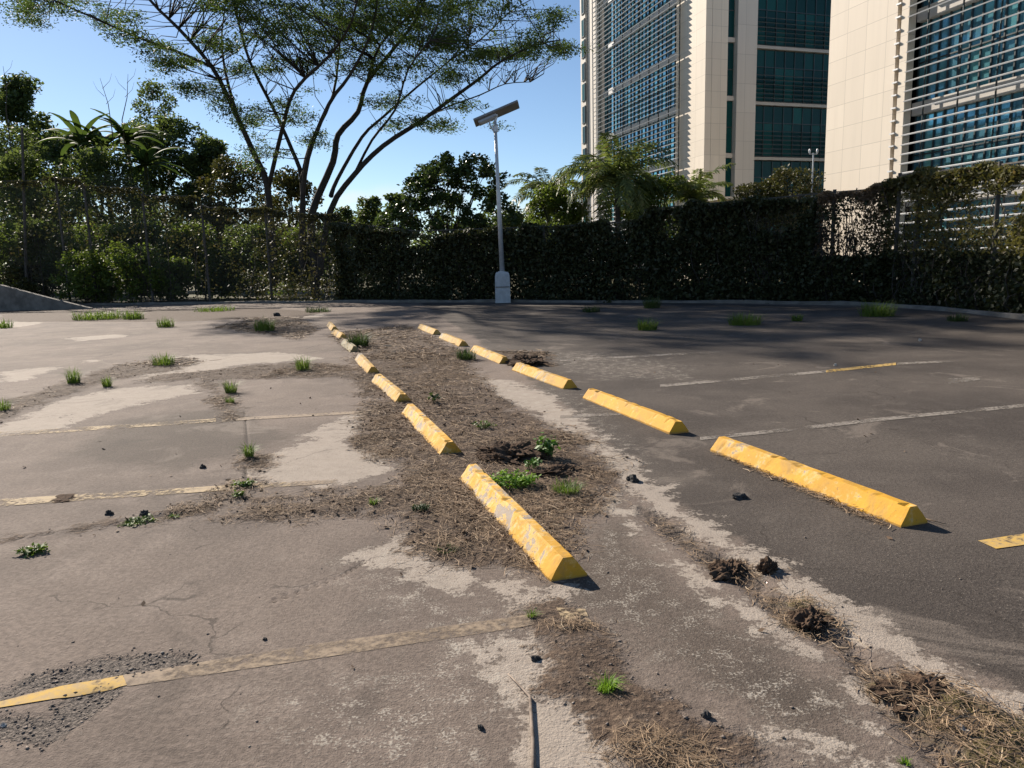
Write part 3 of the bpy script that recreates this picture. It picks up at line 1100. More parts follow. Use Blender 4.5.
# front in shade: cream corner, slot windows, pale column, recessed glass
fo = -D1
uv_wall('corner_wall', M['clad'], bA, A0 + D2 * 0.52, D2, 1.28, 0, HA, 0.5, D1)
for i in range(7):
    zf = z00 + FLOOR * i
    window_unit(bA, A0 + D2 * 1.8 + D1 * 0.35, D2, 0.72, zf + 0.3, zf + FLOOR - 0.05, fo, M['glassd'], 1, 2)
    uv_wall('floor_band', M['slabband'], bA, A0 + D2 * 1.81 + D1 * 0.2, D2, 0.70, zf - 0.04, zf + 0.28, 0.4, D1)
uv_wall('column', M['cladw'], bA, A0 + D2 * 2.53 + fo * 0.12, D2, 1.62, 0, HA, 1.6, D1)
RX = 4.17
for i in range(7):
    zf = z00 + FLOOR * i
    for k in range(5):
        window_unit(bA, A0 + D2 * (RX + 1.75 * k) + D1 * 1.4, D2, 1.75, zf + 0.3, zf + FLOOR - 0.05, fo, M['glassd'], 2, 3)
    uv_wall('floor_band', M['slabband'], bA, A0 + D2 * (RX + 0.01) + D1 * 1.2, D2, 8.7, zf - 0.0, zf + 0.22, 0.5, D1)
    louvre_screen(bA, A0 + D2 * (RX + 0.02), D2, 8.7, zf + 0.3, zf + 2.3, fo, -0.95, 0.32, 0.05, 0.12, M['darkblade'])
uv_wall('back_wall', M['void'], bA, A0 + D2 * 1.4 + D1 * 2.6, D2, 14, 0, HA, 0.3, D1)
uv_wall('side_wall', M['cladw'], bA, A0 + D2 * (RX + 8.75) + D1 * 0.8, D2, 8, 0, HA, 0.5, D1)
uv_wall('back_wall', M['void'], bA, A0 + D1 * 3.0 + D2 * 1.8, D1, CW + GA, 0, HA, 0.3, D2)
uv_wall('roof', M['slabband'], bA, A0 + D1 * 0.5 + D2 * 0.5, D2, 20, HA - 0.1, HA + 0.5, 26, D1)
# low canopy roof beside the column
uv_wall('canopy', M['slabband'], bA, Vector((aty(722, 197, 50).x, aty(722, 197, 50).y, 0)), D2, 2.6, aty(722, 199, 50).z, aty(722, 196.5, 50).z, 3.0, D1)
for dx in (0.25, 2.3):
    uv_wall('canopy_leg', M['mull'], bA, Vector((aty(722, 197, 50).x, aty(722, 197, 50).y, 0)) + D2 * dx + D1 * 0.4, D2, 0.12, 0, aty(722, 199, 50).z, 0.12, D1)

# ------------------------------------------------------------------ fences
def lerp_path(path, px_list=None):
    pass


def pt_on_path(path, px):
    """point of a ground path seen in image column px"""
    d = ray(px, 300)
    d2 = Vector((d.x, d.y))
    for a, b in zip(path[:-1], path[1:]):
        ca = a.x * d2.y - a.y * d2.x
        cb = b.x * d2.y - b.y * d2.x
        if (ca <= 0 <= cb) or (cb <= 0 <= ca):
            t = ca / (ca - cb) if ca != cb else 0
            return a.lerp(b, t)
    return path[-1] if abs(px) > 500 else path[0]


def height_at(path, px, py):
    """height at which the fence line shows at pixel (px, py)"""
    p = pt_on_path(path, px)
    d = ray(px, py)
    return CAM.z + d.z * p.y / d.y


def path_samples(path, px0, px1):
    a, b = pt_on_path(path, px0), pt_on_path(path, px1)
    pts = [a] + [p for p in path if min(a.x, b.x) < p.x < max(a.x, b.x) or (path is FR and min(a.y, b.y) < p.y < max(a.y, b.y))] + [b]
    return pts


def chain_link(label, path, px0, px1, top, post_px, group='chain link fence runs round the lot', tall=()):
    pts = path_samples(path, px0, px1)
    root = empty('chain_link_fence', pts[0], label, 'fence', group)
    org = pts[0]
    for px in post_px:
        p = pt_on_path(path, px)
        h = height_at(path, px, np.interp(px, [t[0] for t in top], [t[1] for t in top])) + 0.08
        mb = MB(org)
        mb.tube([p + UP * -0.2, p + UP * h], [0.065, 0.055], 8)
        mb.build('post', M['post'], root)
    for px, pxt, py in tall:
        p = pt_on_path(path, px)
        mb = MB(org)
        mb.tube([p + UP * -0.2, aty(pxt, py, p.y)], [0.075, 0.06], 8)
        mb.build('post', M['post'], root)
    wm, rl = MB(org), MB(org)
    step = 0.075
    for a, b in zip(pts[:-1], pts[1:]):
        L = (b - a).length
        d = (b - a).normalized()
        hts = []
        ns = 24
        for i in range(ns + 1):
            q = a.lerp(b, i / ns)
            pxq = W / 2 + F * (q - CAM).dot(_r) / (q - CAM).dot(_f)
            hts.append(height_at(path, pxq, np.interp(pxq, [t[0] for t in top], [t[1] for t in top])))
        hf = lambda s: float(np.interp(s, np.linspace(0, L, ns + 1), hts))
        s = -5.0
        wv, wf = [], []
        nrm = Vector((d.y, -d.x, 0)) * 0.0022
        tang = d * 0.0022
        while s < L + 5:
            for sg in (1, -1):
                # wire runs from (s, 0) slanting with slope sg
                s0, z0 = s, 0.05
                if s0 < 0 and sg > 0:
                    z0 += -s0; s0 = 0
                if s0 > L and sg < 0:
                    z0 += s0 - L; s0 = L
                if s0 < 0 or s0 > L: continue
                ln = 0.0
                hh = hf(min(max(s0 + sg * 3, 0), L))
                s1 = s0 + sg * (hh - z0)
                z1 = hh
                if s1 > L: z1 = z0 + (L - s0); s1 = L
                if s1 < 0: z1 = z0 + s0; s1 = 0
                if z1 <= z0: continue
                A, B_ = a + d * s0 + UP * z0, a + d * s1 + UP * z1
                k = len(wv)
                wv += [A - tang, A + tang, B_ + tang, B_ - tang]
                wf += [(k, k + 1, k + 2, k + 3)]
            s += step
        wm.add(wv, wf)
        for i in range(ns):
            rl.bar(a.lerp(b, i / ns) + UP * hts[i], a.lerp(b, (i + 1) / ns) + UP * hts[i + 1], 0.04)
    wm.build('wire_mesh', M['wire'], root)
    rl.build('top_rail', M['post'], root)
    return root


TOPL = [(-330, 175), (-60, 178), (0, 181), (58, 180), (62, 177), (95, 178), (97, 186), (150, 187), (152, 195), (208, 196), (210, 207), (272, 209), (300, 213), (341, 215)]
TOPB = [(340, 222), (420, 231), (560, 226), (640, 221), (650, 209), (700, 204), (760, 199), (820, 193), (860, 190), (884, 184)]
TOPR = [(884, 184), (893, 176), (940, 170), (990, 165), (1024, 160), (1100, 150), (1290, 120)]
chain_link('chain link fence with dark posts and thin vines, left of the dark hedge', FL, -330, 340, TOPL, (-240, -120, 70, 97, 153, 210, 272), tall=((26, 22, 128),))
chain_link('chain link fence buried in the dark hedge across the back', FL, 340, 884, TOPB, (400, 470, 545, 640, 742, 830))
chain_link('chain link fence with tall posts under vines in front of the louvred wing', FR, 886, 1290, TOPR, (893, 912, 990, 1090, 1200))


def vine_cover(name, label, cat, path, px0, px1, top, n, mat, dens, thick, leaf, group=None, zmin=0.0, tops=0.0, stems=0, rough=0.25):
    pts = path_samples(path, px0, px1)
    org = pts[0]
    seg = [(b - a).length for a, b in zip(pts[:-1], pts[1:])]
    cum = np.concatenate([[0], np.cumsum(seg)])
    PT = np.array([tuple(p) for p in pts])
    rng = np.random.default_rng(abs(hash(label)) % 1000 if False else len(label) * 7 + n)
    # heights along the path
    S = np.linspace(0, cum[-1], 200)
    PX = np.array([np.interp(S, cum, PT[:, k]) for k in range(3)]).T
    rel = [Vector(p) - CAM for p in PX]
    pix = np.array([W / 2 + F * r.dot(_r) / r.dot(_f) for r in rel])
    tx, ty = [t[0] for t in top], [t[1] for t in top]
    HH = np.array([CAM.z + ray(px, np.interp(px, tx, ty)).z * p[1] / ray(px, np.interp(px, tx, ty)).y for px, p in zip(pix, PX)])
    out, tries = [], 0
    got = 0
    while got < n and tries < 60:
        tries += 1
        m_ = n * 2
        s = rng.uniform(0, cum[-1], m_)
        h = np.interp(s, S, HH)
        h = h + (fnoise(s, s * 0 + 3.3, 1.3, 3) - 0.5) * rough * 2
        zt = rng.uniform(0, 1, m_)
        if tops:
            k = rng.uniform(0, 1, m_) < tops
            zt = np.where(k, 1 - np.abs(rng.normal(0, 0.06, m_)), zt)
        z = zmin + zt * (h - zmin)
        pxs = np.interp(s, S, pix)
        dn = dens(pxs, z, h)
        cl = fnoise(s, z, 1.1, 4)
        keep = rng.uniform(0, 1, m_) < np.clip(dn * np.clip((cl - 0.5) * 4.5 + 0.5 + dn * 0.5, np.where((z < 1.5) & (dn > 0.9), 0.4, 0.05), 1), 0, 1)
        s, z = s[keep], z[keep]
        bulge = thick * (0.6 + 0.8 * fnoise(s, z, 0.9, 3))
        off = rng.normal(0, 0.5, len(s)).clip(-1, 1) * bulge
        x = np.interp(s, cum, PT[:, 0]); y = np.interp(s, cum, PT[:, 1])
        tx_ = np.interp(s + 0.05, cum, PT[:, 0]) - np.interp(s - 0.05, cum, PT[:, 0])
        ty_ = np.interp(s + 0.05, cum, PT[:, 1]) - np.interp(s - 0.05, cum, PT[:, 1])
        ln = np.hypot(tx_, ty_) + 1e-9
        x += off * ty_ / ln; y -= off * tx_ / ln
        out.append(np.column_stack([x, y, z]))
        got += len(s)
    C = np.concatenate(out)[:n] - np.array(tuple(org))
    V, Fc = leaf_quads(C, leaf[0], leaf[1], 0.1, 0.6, rng)
    root = empty(name, org, label, cat, group)
    link('foliage', fast_mesh('foliage', V, Fc), mat, root)
    if stems:
        for i in range(stems):
            mb = MB(org)
            s = rng.uniform(0, cum[-1])
            q = Vector([np.interp(s, cum, PT[:, k]) for k in range(3)])
            hgt = float(np.interp(s, S, HH)) * rng.uniform(0.55, 1.0)
            pp = []
            dx = 0
            for k in range(7):
                dx += rng.normal(0, 0.14)
                pp.append(q + Vector((dx, rng.normal(0, 0.06) - 0.1, hgt * k / 6)))
            mb.tube(pp, list(np.linspace(0.022, 0.008, 7)), 4)
            mb.build('stem', M['darkbark'], root)
    return root


# dense dark hedge over the back fence
vine_cover('hedge', 'long dense dark green hedge across the back of the lot, behind the solar lamp', 'hedge', FL, 338, 652, [(a, b + 2) for a, b in TOPB], 62000, M['hedge'],
           lambda px, z, h: np.ones_like(px), 0.45, (0.16, 0.10), 'hedges grown over the back fence', tops=0.14, rough=0.36, stems=60)
vine_cover('hedge', 'taller dark hedge by the back corner, in front of the recessed tower glazing', 'hedge', FL, 648, 884, TOPB, 62000, M['hedge'],
           lambda px, z, h: np.where((px > 812) & (z > 1.5), 0.12, 1.0), 0.45, (0.15, 0.09), 'hedges grown over the back fence', tops=0.14, rough=0.36, stems=50)
# thinner vines elsewhere
vine_cover('climbing_vine', 'olive vines trailing along the top of the right fence, below the louvred glazing', 'vine', FR, 888, 1290, TOPR, 36000, M['rvine'],
           lambda px, z, h: np.where(z > h - 0.75, 1.0, 0.62), 0.28, (0.13, 0.065), 'vines on the fence', zmin=1.4, tops=0.32, stems=40, rough=0.35)
vine_cover('climbing_vine', 'brown half dead vines covering the lower right fence', 'vine', FR, 888, 1290, [(884, 251), (1290, 256)], 22000, M['hedge'],
           lambda px, z, h: np.ones_like(px), 0.25, (0.13, 0.08), 'vines on the fence', stems=50, rough=0.06)
vine_cover('climbing_vine', 'dry sunlit vines on the fence in front of the cream wall', 'vine', FL, 815, 884, TOPB, 8500, M['dryvine'],
           lambda px, z, h: np.where(z > h - 0.5, 1.0, 0.6), 0.22, (0.085, 0.05), 'vines on the fence', zmin=1.5, tops=0.25, stems=25)
vine_cover('climbing_vine', 'thin dark vines over the left chain link fence', 'vine', FL, -330, 345, TOPL, 17000, M['fvine'],
           lambda px, z, h: np.where(z > h - 0.3, 0.9, np.where(px > 235, 0.5, np.where(z < 1.6, 0.08, 0.2))), 0.16, (0.14, 0.085), 'vines on the fence', tops=0.16, stems=60, rough=0.12)

# dark backing sheet added behind the lower right fence, standing in for dense hedge
pts = path_samples(FR, 886, 1290)
mb = MB(pts[0])
nrmR = Vector((pts[1].y - pts[0].y, -(pts[1].x - pts[0].x), 0)).normalized()
for a, b in zip(pts[:-1], pts[1:]):
    n = 10
    for i in range(n):
        mb.bar(a.lerp(b, i / n) + nrmR * 0.4 + UP * 0.75, a.lerp(b, (i + 1) / n) + nrmR * 0.4 + UP * 0.75, 0.012, 1.55)
o = mb.build('dark_backing', plain_mat('dark_backing', (0.022, 0.022, 0.018), (0.035, 0.03, 0.024), 1.5, 0.95), None, loc=pts[0])
tag(o, 'dark backing sheet standing in for the dense low hedge behind the right fence', 'screen')

# low rendered wall sloping down at the far left
mb = MB()
Lw0, Lw1 = at(-120, 313), at(92, 309)
hs = [(0, 1.3), (0.42, 1.3), (0.6, 1.2), (0.8, 0.6), (0.97, 0.12), (1.0, 0.05)]
vs, fs = [], []
dW = (Lw1 - Lw0)
nW_ = Vector((dW.y, -dW.x, 0)).normalized()
for t, h in hs:
    p = Lw0 + dW * t
    for s in (0.1, -0.1):
        q = p + nW_ * s
        vs += [(q.x, q.y, -0.1), (q.x, q.y, h)]
for i in range(len(hs) - 1):
    a = i * 4
    fs += [(a, a + 4, a + 5, a + 1), (a + 2, a + 3, a + 7, a + 6), (a + 1, a + 5, a + 7, a + 3)]
fs += [(0, 1, 3, 2), ((len(hs) - 1) * 4, (len(hs) - 1) * 4 + 2, (len(hs) - 1) * 4 + 3, (len(hs) - 1) * 4 + 1)]
mb.add(vs, fs)
o = mb.build('low_wall', M['greyconc'])
tag(o, 'low grey concrete wall with a sloping top at the far left edge', 'wall')


# ------------------------------------------------------------------ trees
def make_tree(name, label, cat, base, branches, clumps, n, leaf, lmat, bmat, twigs=True, up=0.4, droop=0.0, group=None, sides=6, shell=0.35):
    """branches: [(points, r0, r1)], clumps: [(x,y,z,rx,ry,rz)] in world metres"""
    org = Vector(base)
    root = empty(name, org, label, cat, group)
    tr = MB(org)
    br = MB(org)
    allp = []
    for i, (pts, r0, r1) in enumerate(branches):
        # smooth the polyline
        P = [Vector(p) for p in pts]
        S = []
        for k in range(len(P) - 1):
            p0, p1, p2, p3 = P[max(k - 1, 0)], P[k], P[k + 1], P[min(k + 2, len(P) - 1)]
            for t in (0, 0.33, 0.67):
                S.append(0.5 * ((2 * p1) + (p2 - p0) * t + (2 * p0 - 5 * p1 + 4 * p2 - p3) * t * t + (3 * p1 - p0 - 3 * p2 + p3) * t ** 3))
        S.append(P[-1])
        rad = [r0 + (r1 - r0) * (k / (len(S) - 1)) ** 0.8 for k in range(len(S))]
        (tr if i == 0 else br).tube(S, rad, sides)
        allp += S[2:]
    if twigs and allp:
        A = np.array([tuple(p) for p in allp])
        for c in clumps:
            q = np.array(c[:3])
            d = np.linalg.norm(A - q, axis=1) + np.maximum(0, A[:, 2] - q[2]) * 0.8
            a = Vector(A[int(np.argmin(d))])
            e = Vector(q)
            L = (e - a).length
            if L < 0.25: continue
            j = lambda k: Vector((random.uniform(-1, 1), random.uniform(-1, 1), random.uniform(-0.6, 0.8))) * L * k
            rr = min(0.034, 0.006 + 0.008 * L)
            br.tube([a, a.lerp(e, 0.3) + j(0.09), a.lerp(e, 0.65) + j(0.11), e], [rr, rr * 0.75, rr * 0.5, rr * 0.2], 4)
    tr.build('trunk', bmat, root, True)
    if br.v:
        br.build('branches', bmat, root, True)
    C = blob_points(clumps, n, shell=shell) - np.array(tuple(org))
    V, Fc = leaf_quads(C, leaf[0], leaf[1], up, droop)
    link('crown', fast_mesh('crown', V, Fc), lmat, root)
    return root


def trace(pts, Y, dy=0.0, wob=0.0):
    """polyline seen at pixels, at distance Y drifting by dy along its run"""
    n = len(pts)
    return [aty(x, y, Y + dy * i / max(n - 1, 1) + random.uniform(-wob, wob)) for i, (x, y) in enumerate(pts)]


# the spreading tree behind the left fence
YT = 41.0
brs = []
def B_(pts, dy, r0, r1):
    brs.append((trace(pts, YT, dy), r0 * 0.66, r1 * 0.7))
base_t = aty(316, 214, YT); base_t.z = 0
T0 = trace([(316, 300), (313, 250), (312, 213), (333, 162), (338, 135), (358, 112), (367, 83), (396, 46), (417, 17), (440, -40)], YT, 2)
T0[0].z = -0.1
brs.append((T0, 0.27, 0.05))
def sub(pts, dy, r0, r1):
    B_(pts, dy, r0, r1)
sub([(302, 285), (302, 214), (308, 158), (329, 104), (350, 75), (372, 30), (380, -30)], -5, 0.26, 0.06)
sub([(318, 285), (330, 212), (354, 175), (383, 146), (421, 121), (450, 100), (479, 79), (500, 62), (533, 46), (560, 40)], -4, 0.30, 0.04)
sub([(331, 196), (337, 180), (362, 137), (383, 117), (417, 87), (450, 60), (470, 35)], 5, 0.20, 0.05)
sub([(303, 240), (302, 180), (292, 150), (275, 112), (250, 62), (238, 20), (225, -30), (205, -95)], 5, 0.24, 0.06)
sub([(302, 182), (310, 145), (333, 95), (340, 40), (345, -20)], 7, 0.20, 0.05)
sub([(275, 285), (268, 190), (254, 154), (233, 108), (212, 67), (179, 29), (150, 0), (125, -40), (135, -105)], -1, 0.30, 0.06)
sub([(212, 67), (183, 54), (137, 37), (92, 17), (54, 0), (20, -20)], -4, 0.14, 0.04)
sub([(268, 190), (282, 130), (295, 90), (330, 55), (352, 20), (362, -30)], -7, 0.20, 0.05)
sub([(236, 112), (225, 70), (222, 30), (232, -30)], 6, 0.15, 0.04)
sub([(367, 83), (380, 45), (410, 15), (440, -20), (480, -40)], -5, 0.14, 0.04)
sub([(421, 121), (445, 108), (480, 95), (505, 84), (530, 82)], 4, 0.09, 0.03)
sub([(354, 175), (372, 140), (395, 110), (408, 70), (430, 40)], -7, 0.13, 0.04)
sub([(450, 60), (480, 40), (510, 12), (540, -5)], 4, 0.08, 0.03)

CANOPY = [  # px, py, half width, half height, pieces
    (120, -82, 40, 10, 12), (142, -110, 45, 10, 14), (165, -72, 40, 10, 10), (200, -95, 40, 12, 10),
    (300, -60, 130, 26, 40), (430, -55, 90, 26, 30), (180, -40, 70, 24, 22), (380, 22, 70, 16, 26), (330, 30, 60, 14, 18), (440, 25, 40, 14, 12), (270, 34, 40, 12, 10), (410, 42, 34, 10, 9), (360, 68, 30, 9, 7),
    (300, 8, 90, 24, 46), (400, 5, 80, 22, 40), (345, -35, 130, 30, 46), (460, 12, 45, 12, 16), (230, -10, 50, 24, 18), (440, 45, 28, 10, 10), (420, 62, 24, 10, 8),
    (490, 58, 38, 12, 20), (530, 48, 34, 10, 18), (548, 18, 18, 14, 8), (565, 48, 8, 6, 3), (455, 78, 22, 7, 8), (470, -20, 50, 20, 14),
    (180, 62, 28, 8, 10), (150, 45, 22, 7, 6), (222, 44, 24, 8, 8), (196, 88, 20, 8, 8), (110, 20, 26, 10, 8), (60, 4, 40, 10, 12), (20, 8, 14, 10, 5), (36, 22, 10, 4, 2), (128, 34, 14, 4, 3),
    (300, 62, 36, 12, 12), (252, 70, 26, 10, 8), (350, 50, 40, 12, 12), (395, 100, 26, 7, 6), (430, 122, 26, 7, 7), (400, 122, 18, 8, 4), (465, 104, 22, 6, 4),
    (290, 108, 24, 14, 9), (250, 118, 22, 14, 7), (225, 105, 16, 8, 4), (312, 140, 14, 10, 4), (262, 150, 18, 14, 6), (500, 128, 8, 3, 1), (380, 75, 26, 10, 7),
]
cl = []
for px, py, rw, rh, k in CANOPY:
    for i in range(int(k * 1.9)):
        a, b = random.gauss(0, 0.5), random.gauss(0, 0.55)
        Y = YT + random.uniform(-6.5, 6.5) * (1.0 if py < 60 else 0.6)
        c = aty(px + a * rw, py + b * rh, Y)
        cl.append((c.x, c.y, c.z, random.uniform(0.4, 1.1), random.uniform(0.4, 1.1), random.uniform(0.16, 0.42)))
make_tree('spreading_tree', 'tall umbrella shaped tree with many bare slanting limbs and feathery crown, behind the left fence', 'tree', base_t, brs, cl, 160000, (0.135, 0.065), M['albizia'], M['darkbark'], up=0.8, sides=8, shell=0.0)


def simple_tree(name, label, px, ytop, ybot, halfw, Y, n, leaf, mat, kind='round', group='trees beyond the fence', seed=0, trunk_r=0.14, dens=1.0):
    random.seed(seed + int(px) * 3)
    top = aty(px, ytop, Y)
    bot = aty(px, ybot, Y)
    base = Vector((bot.x, bot.y, 0))
    hw = halfw * Y / F
    h = top.z
    zb = max(bot.z, 0.4)
    cls, brn = [], []
    brn.append(([base + UP * -0.1, base + Vector((random.uniform(-.2, .2), random.uniform(-.2, .2), h * 0.35)), base + Vector((random.uniform(-.4, .4), random.uniform(-.4, .4), h * 0.85))], trunk_r, trunk_r * 0.25))
    K = 34
    for i in range(K):
        t = (i + 0.5) / K
        z = zb + (h - zb) * t
        if kind == 'round':
            prof = math.sin(math.pi * min(1, max(0.08, t * 0.86 + 0.10))) ** 0.6
        elif kind == 'cone':
            prof = (1 - t) ** 0.7 + 0.12
        else:
            prof = 1.0 if t < 0.7 else 0.75
        a = random.uniform(0, 2 * math.pi)
        r = hw * prof * math.sqrt(random.uniform(0.15, 1)) * 0.85
        c = base + Vector((math.cos(a) * r, math.sin(a) * r * 0.9, 0))
        s = hw * random.uniform(0.22, 0.42)
        z = min(z, h - s * 0.5)
        cls.append((c.x, c.y, z, s, s, s * random.uniform(0.55, 0.9)))
        if i % 4 == 0:
            q = base + UP * (z * 0.6)
            brn.append(([q, q.lerp(Vector((c.x, c.y, z)), 0.5) + UP * 0.2, Vector((c.x, c.y, z))], trunk_r * 0.4, 0.02))
    return make_tree(name, label, 'tree', base, brn, cls, n, leaf, mat, M['darkbark'], group=group, sides=5)


# left mass of trees beyond the chain link fence
simple_tree('leafy_tree', 'dark round topped tree standing highest at the far left', 40, 78, 240, 44, 74, 16000, (0.40, 0.24), M['tree'], seed=1)
simple_tree('leafy_tree', 'tall dark tree cut off by the left edge of the picture', -50, 84, 250, 60, 72, 16000, (0.40, 0.24), M['tree'], seed=2)
simple_tree('leafy_tree', 'broad mid green tree right of the banana plants', 178, 118, 255, 50, 68, 15000, (0.36, 0.21), M['tree'], seed=3)
simple_tree('leafy_tree', 'thin topped tree with wispy crown between the banana plants and the umbrella tree', 160, 82, 170, 26, 76, 3600, (0.32, 0.18), M['tree'], seed=4, trunk_r=0.1)
simple_tree('leafy_tree', 'olive bushy tree at the foot of the umbrella tree', 240, 158, 260, 40, 57, 8500, (0.26, 0.15), M['vine'], seed=5)
simple_tree('leafy_tree', 'small bushy tree behind the slanting trunks of the umbrella tree', 292, 172, 262, 38, 48, 7000, (0.25, 0.15), M['vine'], seed=6)
simple_tree('leafy_tree', 'shaggy dark tree between the tall post and the banana plants', 20, 128, 258, 52, 60, 13000, (0.26, 0.15), M['tree'], seed=7)
simple_tree('leafy_tree', 'rounded olive tree just behind the fence under the banana leaves', 108, 150, 268, 56, 49, 12000, (0.23, 0.13), M['tree'], seed=8)
simple_tree('leafy_tree', 'far small dark tree left of the rubber tree', 372, 198, 244, 18, 66, 2500, (0.34, 0.2), M['tree'], seed=9)
simple_tree('leafy_tree', 'far little tree between the small dark tree and the rubber tree', 398, 194, 244, 20, 62, 3000, (0.32, 0.2), M['tree'], seed=10)
simple_tree('leafy_tree', 'far pale tree showing just above the hedge beneath the umbrella tree limbs', 345, 208, 244, 16, 74, 2000, (0.36, 0.2), M['tree'], seed=11)
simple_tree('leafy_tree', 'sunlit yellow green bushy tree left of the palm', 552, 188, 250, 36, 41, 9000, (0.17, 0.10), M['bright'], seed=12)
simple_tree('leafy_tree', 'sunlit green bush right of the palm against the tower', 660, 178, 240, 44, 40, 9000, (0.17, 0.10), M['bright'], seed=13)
simple_tree('leafy_tree', 'dull olive bush below the recessed tower glazing', 790, 170, 230, 34, 37, 6000, (0.16, 0.10), M['vine'], seed=15)
simple_tree('leafy_tree', 'low round bush between the two office wings', 752, 184, 232, 28, 38, 4200, (0.16, 0.10), M['vine'], seed=16)
simple_tree('leafy_tree', 'bushy green tree filling the gap behind the banana plants', 84, 132, 262, 40, 72, 14000, (0.36, 0.21), M['tree'], seed=41)
simple_tree('leafy_tree', 'dark green tree between the broad green tree and the slanting limbs', 214, 138, 258, 34, 64, 12000, (0.34, 0.2), M['tree'], seed=42)
simple_tree('leafy_tree', 'low spreading tree close behind the tall fence post', 44, 156, 275, 50, 49, 11000, (0.24, 0.14), M['tree'], seed=43)
for i, (px, yt, hw) in enumerate(((-140, 90, 60), (-215, 70, 64))):
    simple_tree('leafy_tree', ['dark tree beyond the left edge of the fence', 'last tall tree to the left along the fence'][i], px, yt, 250, hw, 74, 11000, (0.42, 0.26), M['tree'], seed=30 + i)
for i, (px, yt, lb) in enumerate(((8, 226, 'shaded shrub at the left end behind the chain link fence'), (62, 222, 'shrub filling the gap behind the first dark fence post'), (112, 224, 'shrub behind the fence under the banana plants'),
                                  (160, 222, 'shrub behind the fence under the broad green tree'), (205, 224, 'shrub behind the fence at the third dark post'), (248, 226, 'shrub behind the fence left of the slanting trunks'),
                                  (290, 228, 'shrub behind the fence at the foot of the slanting trunks'), (328, 234, 'shrub behind the fence where the dark hedge begins'))):
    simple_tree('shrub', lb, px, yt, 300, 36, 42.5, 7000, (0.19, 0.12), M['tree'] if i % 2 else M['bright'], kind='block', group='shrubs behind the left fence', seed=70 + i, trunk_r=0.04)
for i, px in enumerate((30, 88, 140, 172)):
    simple_tree('shrub', ['shrub with pale leaves behind the fence by the low wall', 'yellow green shrub behind the left fence', 'bright sunlit shrub behind the left fence near its third post', 'leafy shrub behind the left fence beside the dark post'][i],
                px, (262, 252, 244, 258)[i], 300, (22, 30, 30, 26)[i], 38.6 if px > 60 else 40.5, 3200, (0.17, 0.11), M['bright'] if i != 0 else M['vine'], kind='block', group='shrubs behind the left fence', seed=50 + i, trunk_r=0.04)
random.seed(99)


# rubber tree with rosettes of broad dark leaves
def rubber_tree():
    Y = 37.5
    base = aty(447, 235, Y); base.z = 0
    tips = [(447, 156), (470, 158), (432, 166), (416, 182), (486, 172), (498, 184), (510, 206), (404, 204), (395, 216), (425, 200), (455, 178), (475, 188), (440, 190), (462, 205), (490, 206),
            (505, 222), (418, 222), (438, 215), (478, 220), (458, 226), (400, 230), (430, 182), (483, 160), (466, 170), (444, 168), (495, 196), (411, 193), (514, 215), (422, 171), (450, 196)]
    brn = [([base + UP * -0.1, base + UP * 1.6, base + Vector((0.05, 0.1, 3.6))], 0.14, 0.05)]
    C = []
    for i in range(200):
        if i < len(tips):
            px, py = tips[i]
        else:
            px, py = tips[random.randrange(len(tips))]
            px += random.gauss(0, 7); py += abs(random.gauss(0, 10))
        t = aty(px, py, Y + random.uniform(-1.6, 1.6))
        if i < 44:
            q = base + UP * random.uniform(1.2, 3.0)
            brn.append(([q, q.lerp(t, 0.5) + Vector((0, 0, -0.15)), t], 0.045, 0.012))
        C.append((t.x, t.y, t.z, 0.40, 0.40, 0.30))
    make_tree('rubber_tree', 'dark tree with broad leaves in rosettes, just left of the solar lamp pole', 'tree', base, brn, C, 15000, (0.20, 0.12), M['rubber'], M['darkbark'], twigs=False, up=0.5, shell=0.1)


rubber_tree()


